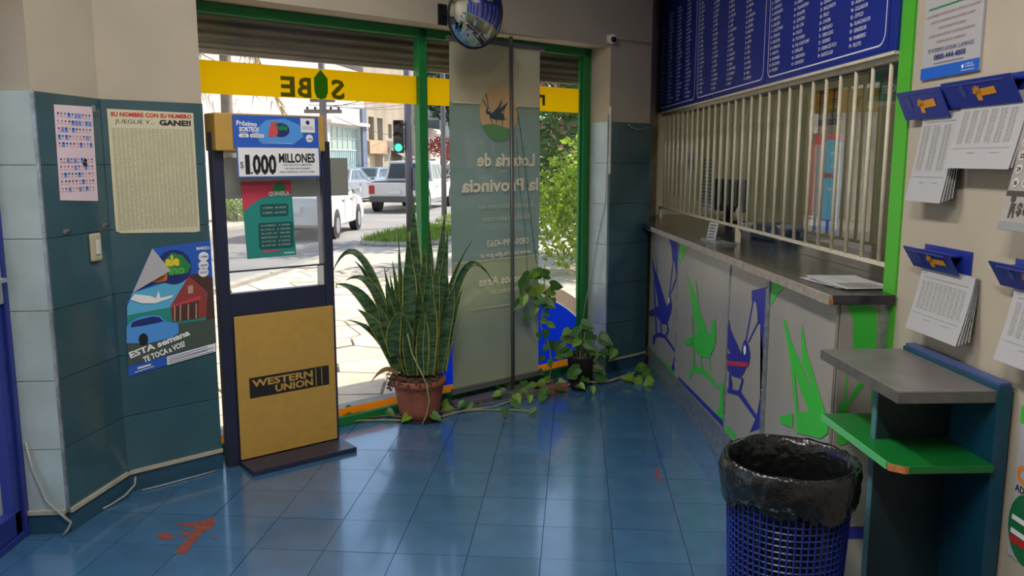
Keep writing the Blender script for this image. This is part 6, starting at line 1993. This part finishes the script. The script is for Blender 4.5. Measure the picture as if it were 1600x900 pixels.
obj('side_box', MB().box(0.08, -0.08, 1.0, 0.24, 0.08, 1.45), STEELP, tl)
pz = thing('lamp_post', 'slim grey lamp post behind the green window bar', 'pole', (-0.98, 22.5, -0.02))
obj('shaft', MB().tube([(0, 0, 0), (0, 0, 6.5)], [0.075, 0.06], 10), STEELP, pz, smooth=True)
obj('arm', MB().tube([(0, 0, 6.4), (-0.8, 0, 6.8), (-1.8, 0, 6.9)], 0.04, 8), STEELP, pz, smooth=True)
obj('lamp_head', MB().box(-2.3, -0.12, 6.84, -1.8, 0.12, 6.96), STEELP, pz)
WOODP = mat('weathered_pole', rgb(130, 122, 120), 0.9, var=0.1, scale=4)
up_ = thing('utility_pole', 'weathered utility pole in front of the warehouse', 'pole', (-5.05, 27.4, -0.06))
obj('shaft', MB().tube([(0, 0, 0), (0, 0, 6.5)], [0.13, 0.10], 10), WOODP, up_, smooth=True)
obj('crossarm', MB().box(-0.6, -0.05, 3.15, 0.6, 0.05, 3.27), WOODP, up_)
obj('crossarm', MB().box(-0.4, -0.05, 3.5, 0.4, 0.05, 3.6), WOODP, up_)
for k in range(5):
    obj('insulator', MB().lathe([(0.02, 0), (0.05, 0.03), (0.03, 0.08), (0.001, 0.1)], 10), BLACKPL, up_, loc=(-0.5 + 0.25 * k, 0, 3.27), smooth=True)
u2 = thing('utility_pole', 'second utility pole at the left, beside the red door', 'pole', (-7.55, 22.0, -0.06))
obj('shaft', MB().tube([(0, 0, 0), (0, 0, 6.5)], [0.15, 0.12], 10), WOODP, u2, smooth=True)
obj('crossarm', MB().box(-0.6, -0.05, 4.6, 0.6, 0.05, 4.72), WOODP, u2)
WL = ['topmost wire from the utility pole to the far building', 'second wire from the utility pole to the far building', 'wire crossing from the utility pole to the lamp post', 'wire from the utility pole far along the street', 'wire between the two utility poles at left', 'low wire from the utility pole to the concrete building', 'top wire running on from the lamp post', 'middle wire running on from the lamp post', 'lowest wire running on from the lamp post']
for k, (p, q, sag) in enumerate((((-5.5, 27.4, 3.35), (-2.6, 44, 5.2), 0.25), ((-5.2, 27.4, 3.35), (-2.4, 44, 4.9), 0.3), ((-4.8, 27.4, 3.30), (-1.0, 22.5, 4.1), 0.2),
                                 ((-4.6, 27.4, 3.30), (-0.9, 40, 4.6), 0.3), ((-5.3, 27.4, 3.55), (-7.6, 22.0, 4.55), 0.15), ((-4.7, 27.4, 3.0), (-3.2, 38.0, 2.7), 0.2),
                                 ((-0.98, 22.5, 5.0), (1.4, 46, 3.2), 0.3), ((-0.98, 22.5, 4.7), (1.2, 46, 2.9), 0.3), ((-0.98, 22.5, 4.3), (0.8, 46, 2.6), 0.3))):
    a_, c_ = Vector(p), Vector(q)
    pts = [a_.lerp(c_, i / 8) - Vector((0, 0, 4 * sag * (i / 8) * (1 - i / 8))) for i in range(9)]
    tag(obj('overhead_wire', MB().tube([tuple(v) for v in pts], 0.012, 4), CABLE_D), WL[k], 'wire', 'overhead wires over the street')

# ---------------------------------------------------------------- vehicles
TYRE = mat('tyre', rgb(44, 44, 46), 0.8)
HUB = mat('wheel_hub', rgb(170, 172, 174), 0.35, 0.6)
CARGLASS = mat('car_glass', rgb(70, 84, 90), 0.08)
TAIL = mat('tail_lamp', rgb(190, 40, 40), 0.25)
HEAD = mat('head_lamp', rgb(220, 222, 224), 0.15)
BUMP = mat('bumper_grey', rgb(92, 94, 96), 0.5)

def car(name, label, loc, heading, paint, kind='hatch', L=3.8, W=1.62, group=None):
    t = thing(name, label, 'car', (loc[0], loc[1], -0.14), R(90) - heading, group)
    hw = W / 2
    if kind == 'pickup':
        body = [(-L / 2, 0.45), (-L / 2, 1.0), (-0.25, 1.02), (1.2, 1.05), (L / 2 - 0.1, 0.95), (L / 2, 0.75), (L / 2, 0.42), (L / 2 - 0.2, 0.36), (-L / 2 + 0.2, 0.40)]
        cab = [(-0.85, 1.0, 0.96), (-0.70, 1.70, 0.82), (0.55, 1.72, 0.82), (1.25, 1.03, 0.94)]
    elif kind == 'sedan':
        body = [(-L / 2, 0.40), (-L / 2 - 0.02, 0.85), (-L / 2 + 0.1, 0.98), (-1.1, 1.0), (0.95, 0.96), (L / 2 - 0.25, 0.80), (L / 2, 0.62), (L / 2, 0.34), (L / 2 - 0.2, 0.24), (-L / 2 + 0.2, 0.26)]
        cab = [(-1.55, 0.97, 0.94), (-0.85, 1.42, 0.74), (0.15, 1.44, 0.74), (1.05, 0.94, 0.92)]
    else:
        body = [(-L / 2, 0.40), (-L / 2 - 0.02, 0.75), (-L / 2 + 0.05, 0.95), (-1.0, 0.97), (0.90, 0.94), (L / 2 - 0.3, 0.82), (L / 2, 0.62), (L / 2, 0.34), (L / 2 - 0.2, 0.24), (-L / 2 + 0.2, 0.26)]
        cab = [(-L / 2 + 0.12, 0.94, 0.94), (-L / 2 + 0.42, 1.42, 0.76), (0.10, 1.44, 0.76), (0.98, 0.93, 0.92)]
    bo = obj('body', MB().prism(body, -hw, hw), paint, t, bevel=0.06, seg=3)
    n = len(cab)
    vs = [(x, -hw * k, z) for x, z, k in cab] + [(x, hw * k, z) for x, z, k in cab]
    obj('cabin', MB().add(vs, [tuple(range(n)), tuple(range(2 * n - 1, n - 1, -1))] + [(i, i + n, (i + 1) % n + n, (i + 1) % n) for i in range(n)]), paint, t, bevel=0.04)

    def cp(u, v, s):           # point on the cabin side
        xb, xt = cab[0][0] + (cab[3][0] - cab[0][0]) * u, cab[1][0] + (cab[2][0] - cab[1][0]) * u
        zb, zt = cab[0][1], cab[1][1]
        kb_, kt = cab[0][2], cab[1][2]
        return (xb + (xt - xb) * v, s * (hw * (kb_ + (kt - kb_) * v) + 0.012), zb + (zt - zb) * v)
    for s in (-1, 1):
        for u0, u1 in ((0.06, 0.28), (0.31, 0.60), (0.63, 0.92)):
            q = [cp(u0, 0.12, s), cp(u1, 0.12, s), cp(u1 - 0.01, 0.86, s), cp(u0 + 0.01, 0.86, s)]
            obj('side_window', MB().poly(q if s < 0 else q[::-1]), CARGLASS, t)
    for (a, c), nm, dx in (((cab[0], cab[1]), 'rear_window', -0.012), ((cab[3], cab[2]), 'windscreen', 0.012)):
        q = [(a[0] + (c[0] - a[0]) * v + dx, y * hw * (a[2] + (c[2] - a[2]) * v) * 0.88, a[1] + (c[1] - a[1]) * v) for v, y in ((0.14, -1), (0.14, 1), (0.88, 1), (0.88, -1))]
        obj(nm, MB().poly(q), CARGLASS, t)
    wr = 0.37 if kind == 'pickup' else 0.29
    for x in (-L / 2 + 0.72, L / 2 - 0.75):
        for s in (-1, 1):
            w = obj('wheel', MB().tube([(x, s * (hw - 0.20), wr), (x, s * (hw + 0.01), wr)], wr, 22), TYRE, t, bevel=0.03)
            obj('hub', MB().tube([(x, s * (hw + 0.005), wr), (x, s * (hw + 0.018), wr)], wr * 0.62, 16), HUB, w)
            obj('wheel_arch', MB().tube([(x, s * (hw - 0.02), wr + 0.02), (x, s * (hw + 0.002), wr + 0.02)], wr + 0.06, 22), BLACKPL, t)
    for s in (-1, 1):
        obj('tail_lamp', MB().box(-L / 2 - 0.03, s * (hw - 0.22), 0.62, -L / 2 + 0.06, s * (hw - 0.02), 0.90), TAIL, t, bevel=0.01)
        obj('head_lamp', MB().box(L / 2 - 0.16, s * (hw - 0.34), 0.58, L / 2 + 0.015, s * (hw - 0.06), 0.74), HEAD, t, bevel=0.02)
        obj('mirror', MB().box(0.72, s * (hw + 0.0), 0.95, 0.84, s * (hw + 0.16), 1.07), paint, t, bevel=0.02)
        for x in (-0.55, 0.35):
            obj('door_handle', MB().box(x - 0.08, s * (hw + 0.001), 0.80, x + 0.08, s * (hw + 0.02), 0.83), BUMP, t)
            obj('door_seam', MB().box(x + 0.14, s * (hw - 0.001), 0.36, x + 0.15, s * (hw + 0.003), 0.94), BLACKPL, t)
    obj('rear_bumper', MB().box(-L / 2 - 0.07, -hw + 0.03, 0.34, -L / 2 + 0.05, hw - 0.03, 0.54), BUMP if kind == 'pickup' else paint, t, bevel=0.03)
    obj('front_bumper', MB().box(L / 2 - 0.05, -hw + 0.03, 0.28, L / 2 + 0.07, hw - 0.03, 0.50), paint, t, bevel=0.03)
    obj('number_plate', MB().box(-L / 2 - 0.08, -0.2, 0.62, -L / 2 - 0.025, 0.2, 0.74), PWHITE, t)
    if kind == 'pickup':
        obj('load_bed', MB().box(-L / 2 + 0.06, -hw + 0.1, 1.0, -0.9, hw - 0.1, 1.03), BLACKPL, t)
        obj('tailgate', MB().box(-L / 2 - 0.015, -hw + 0.12, 0.58, -L / 2 + 0.01, hw - 0.12, 0.98), paint, t, bevel=0.005)
    return t
CWHITE = mat('white_car_paint', rgb(226, 224, 220), 0.25, coat=0.4)
CSILVER = mat('silver_car_paint', rgb(164, 172, 186), 0.25, 0.5, coat=0.4)
CBLUE = mat('pale_blue_car_paint', rgb(150, 170, 200), 0.25, 0.4, coat=0.4)
CDARK = mat('dark_car_paint', rgb(70, 74, 80), 0.3, 0.3, coat=0.4)
car('hatchback', 'white hatchback driving away, partly behind the yellow stand', (-3.95, 19.9), 0.05, CWHITE, 'hatch', 3.9, 1.62)
car('pickup_truck', 'white pickup truck seen from behind near the traffic light', (-2.35, 30.2), SA, CWHITE, 'pickup', 5.0, 1.85)
car('sedan', 'silver sedan parked farthest left across the street', (-5.35, 33.0), SA, CSILVER, 'sedan', 4.3, 1.7)
car('sedan', 'pale blue sedan parked in front of the garage', (-4.85, 38.0), SA + 0.05, CBLUE, 'sedan', 4.3, 1.7)
car('parked_car', 'dark car parked beyond the white pickup truck', (-3.0, 43.6), SA, CDARK, 'hatch', 4.0, 1.7)
car('parked_car', 'small white car far down the street behind the lamp post', (-0.6, 45.0), SA, CWHITE, 'hatch', 4.0, 1.7)

# ---------------------------------------------------------------- trees and shrubs
def foliage(blobs, n, size, rn2, flat=0.0):
    b = MB()
    tot = sum(q[3] * q[4] * q[5] for q in blobs)
    for cx, cy, cz, rx, ry, rz in blobs:
        k = int(n * rx * ry * rz / tot)
        for _ in range(k):
            while True:
                d = Vector((rn2.uniform(-1, 1), rn2.uniform(-1, 1), rn2.uniform(-1, 1)))
                if 0.25 < d.length < 1:
                    break
            p = Vector((cx + d.x * rx, cy + d.y * ry, cz + d.z * rz))
            a = Vector((rn2.gauss(0, 1), rn2.gauss(0, 1), rn2.gauss(0, 0.7))).normalized()
            c = a.cross(Vector((rn2.gauss(0, 1), rn2.gauss(0, 1), rn2.gauss(0, 1)))).normalized()
            s = size * rn2.uniform(0.6, 1.3)
            b.add([tuple(p), tuple(p + a * s * 0.5 + c * s * 0.28), tuple(p + a * s), tuple(p + a * s * 0.5 - c * s * 0.28)], [(0, 1, 2, 3)])
    return b
TL1 = mat('leaf_bright', rgb(150, 176, 60), 0.5, var=0.25, scale=3, trans=0.5)
TL2 = mat('leaf_mid', rgb(92, 128, 62), 0.5, var=0.25, scale=3, trans=0.4)
TL3 = mat('leaf_dark', rgb(60, 92, 58), 0.5, var=0.25, scale=3, trans=0.3)
PINKFL = mat('pink_flower', rgb(226, 130, 150), 0.6, trans=0.4)
REDFL = mat('red_leaf', rgb(206, 110, 96), 0.6, trans=0.4)
BARK = mat('bark', rgb(110, 92, 76), 0.95, var=0.2, scale=8)

def tree(name, label, loc, h_, r_, blobs, n, size, m, seed, cat='tree', extra=None):
    rn2 = random.Random(seed)
    t = thing(name, label, cat, loc)
    obj('trunk', MB().tube([(0, 0, 0), (0.06 * h_ * 0.3, 0, h_ * 0.5), (0, 0.03 * h_, h_)], [r_, r_ * 0.8, r_ * 0.4], 10), BARK, t, smooth=True)
    br_ = MB()
    for q in blobs:
        br_.tube([(0, 0, h_ * 0.55), (q[0] * 0.5, q[1] * 0.5, (h_ * 0.55 + q[2]) / 2), (q[0], q[1], q[2])], [r_ * 0.5, r_ * 0.3, r_ * 0.12], 6)
    tag(obj('branches', br_, BARK, t, smooth=True), kind='stuff')
    tag(obj('foliage', foliage(blobs, n, size, rn2), m, t), kind='stuff')
    if extra:
        tag(obj('blossom', foliage(extra[0], extra[1], size * 0.8, rn2), extra[2], t), kind='stuff')
    return t
tree('shrub', 'bright yellow green shrub filling the right window pane', (1.55, 11.8, -0.02), 1.0, 0.05,
     [(-0.2, 0, 0.75, 0.85, 0.8, 0.7), (0.3, 0.3, 1.4, 0.8, 0.8, 0.7), (-0.35, 0.5, 1.2, 0.5, 0.5, 0.5)], 3600, 0.10, TL1, 31, 'shrub')
tree('garden_tree', 'mid green garden tree behind the bright shrub', (2.3, 14.2, -0.02), 2.4, 0.10,
     [(-0.6, 0, 2.2, 1.3, 1.2, 1.2), (0.5, 0.3, 2.9, 1.5, 1.3, 1.3), (-0.3, 0.2, 3.6, 1.2, 1.2, 1.0), (-0.7, 0.3, 1.0, 0.9, 0.9, 0.8)], 6500, 0.15, TL2, 32, 'tree',
     ([(-1.0, -0.7, 1.9, 0.5, 0.4, 0.4), (-1.2, -0.5, 2.9, 0.4, 0.4, 0.4)], 130, PINKFL))
tree('garden_tree', 'darker tall tree rising behind the banner', (1.9, 19.0, -0.02), 3.4, 0.14,
     [(-0.6, 0, 3.2, 1.9, 1.6, 1.5), (0.6, 0, 4.4, 2.0, 1.8, 1.6), (-0.9, 0.5, 5.2, 1.5, 1.5, 1.2), (-0.2, 0, 1.6, 1.6, 1.3, 1.2)], 7000, 0.2, TL3, 33)
tree('street_tree', 'dark street tree at the far end beyond the pickup truck', (0.4, 50.0, -0.02), 5.0, 0.25,
     [(-1.5, 0, 6.0, 3.2, 2.6, 2.4), (1.2, 1, 7.2, 3.0, 2.6, 2.4), (0, 0, 4.2, 2.4, 2.0, 1.4)], 6500, 0.4, TL3, 34)
tree('flowering_bush', 'red flowering bush hanging over the far shop roof', (-2.2, 49.0, -0.02), 2.0, 0.08,
     [(0, 0, 2.4, 0.95, 0.9, 0.6), (0.6, 1.5, 2.0, 0.9, 0.9, 0.5)], 900, 0.22, REDFL, 35, 'shrub')
tree('low_bush', 'low sunlit bush across the street, seen through the stand', (-6.75, 23.2, -0.06), 0.4, 0.03,
     [(0, 0, 0.35, 0.6, 0.5, 0.4), (0.3, 0.6, 0.3, 0.5, 0.5, 0.35)], 900, 0.12, TL1, 36, 'shrub')
# palm with hanging dead fronds
pm = thing('palm_tree', 'palm with hanging dry fronds across the street', 'tree', (-7.1, 23.6, -0.06))
obj('trunk', MB().tube([(0, 0, 0), (0.1, 0, 2.4), (0.15, 0, 5.2)], [0.2, 0.16, 0.15], 10), mat('palm_trunk', rgb(140, 124, 110), 0.95, var=0.2, scale=6), pm, smooth=True)
for k in range(14):
    a = 2 * PI * k / 14 + 0.2
    ln = 1.6 + 0.3 * (k % 3)
    b = MB()
    for i in range(12):
        f_ = (i + 1) / 12
        px, pz_ = ln * f_ * 0.9, 5.1 + 0.5 * f_ - 2.2 * f_ * f_ - 0.3 * (k % 2) * f_
        for s_ in (-1, 1):
            q_ = Vector((px, 0, pz_))
            e_ = q_ + Vector((0.25, s_ * 0.28, -0.45))
            rotm = Matrix.Rotation(a, 4, 'Z')
            b.add([tuple(rotm @ q_), tuple(rotm @ (q_ + Vector((0.06, 0, 0)))), tuple(rotm @ e_)], [(0, 1, 2)])
    tag(obj('frond', b, mat('dry_frond', rgb(176, 150, 110), 0.8, var=0.2, scale=4, trans=0.3), pm), kind='stuff')
# low white garden wall on the right
struct('wall_garden', MB().column([(2.6, 9.5), (2.75, 9.5), (5.3, 23), (5.15, 23)], -0.05, 1.1), PALEW, 'low pale garden wall beyond the right window pane', 'wall')

# parked motorcycle far along the street
mt = thing('motorcycle', 'dark motorcycle standing far down the street beside the banner edge', 'motorcycle', (-1.15, 36.0, -0.14), R(70))
for x in (-0.62, 0.66):
    w = obj('wheel', MB().tube([(x + 0.27 * math.cos(2 * PI * k / 20), 0, 0.31 + 0.27 * math.sin(2 * PI * k / 20)) for k in range(21)], 0.045, 8, caps=False), TYRE, mt, smooth=True)
    obj('hub', MB().tube([(x, -0.05, 0.31), (x, 0.05, 0.31)], 0.10, 12), HUB, w)
obj('frame', MB().tube([(-0.62, 0, 0.31), (-0.2, 0, 0.45), (0.2, 0, 0.42), (0.42, 0, 0.85)], 0.04, 8), BLACKPL, mt)
obj('engine', MB().box(-0.15, -0.13, 0.28, 0.22, 0.13, 0.56), BUMP, mt, bevel=0.03)
obj('tank', MB().ball((0.15, 0, 0.80), 0.27, 0.13, 0.13), mat('tank_orange', rgb(200, 130, 60), 0.3), mt, smooth=True)
obj('seat', MB().box(-0.65, -0.12, 0.74, -0.08, 0.12, 0.84), BLACKPL, mt, bevel=0.04)
obj('fork', MB().tube([(0.66, -0.07, 0.31), (0.42, -0.07, 0.98)], 0.022, 8).tube([(0.66, 0.07, 0.31), (0.42, 0.07, 0.98)], 0.022, 8), CHROME, mt)
obj('handlebar', MB().tube([(0.30, -0.36, 1.05), (0.42, -0.1, 0.98), (0.42, 0.1, 0.98), (0.30, 0.36, 1.05)], 0.016, 8), BLACKPL, mt)
obj('headlight', MB().ball((0.55, 0, 0.90), 0.09, 0.09, 0.09), HEAD, mt, smooth=True)
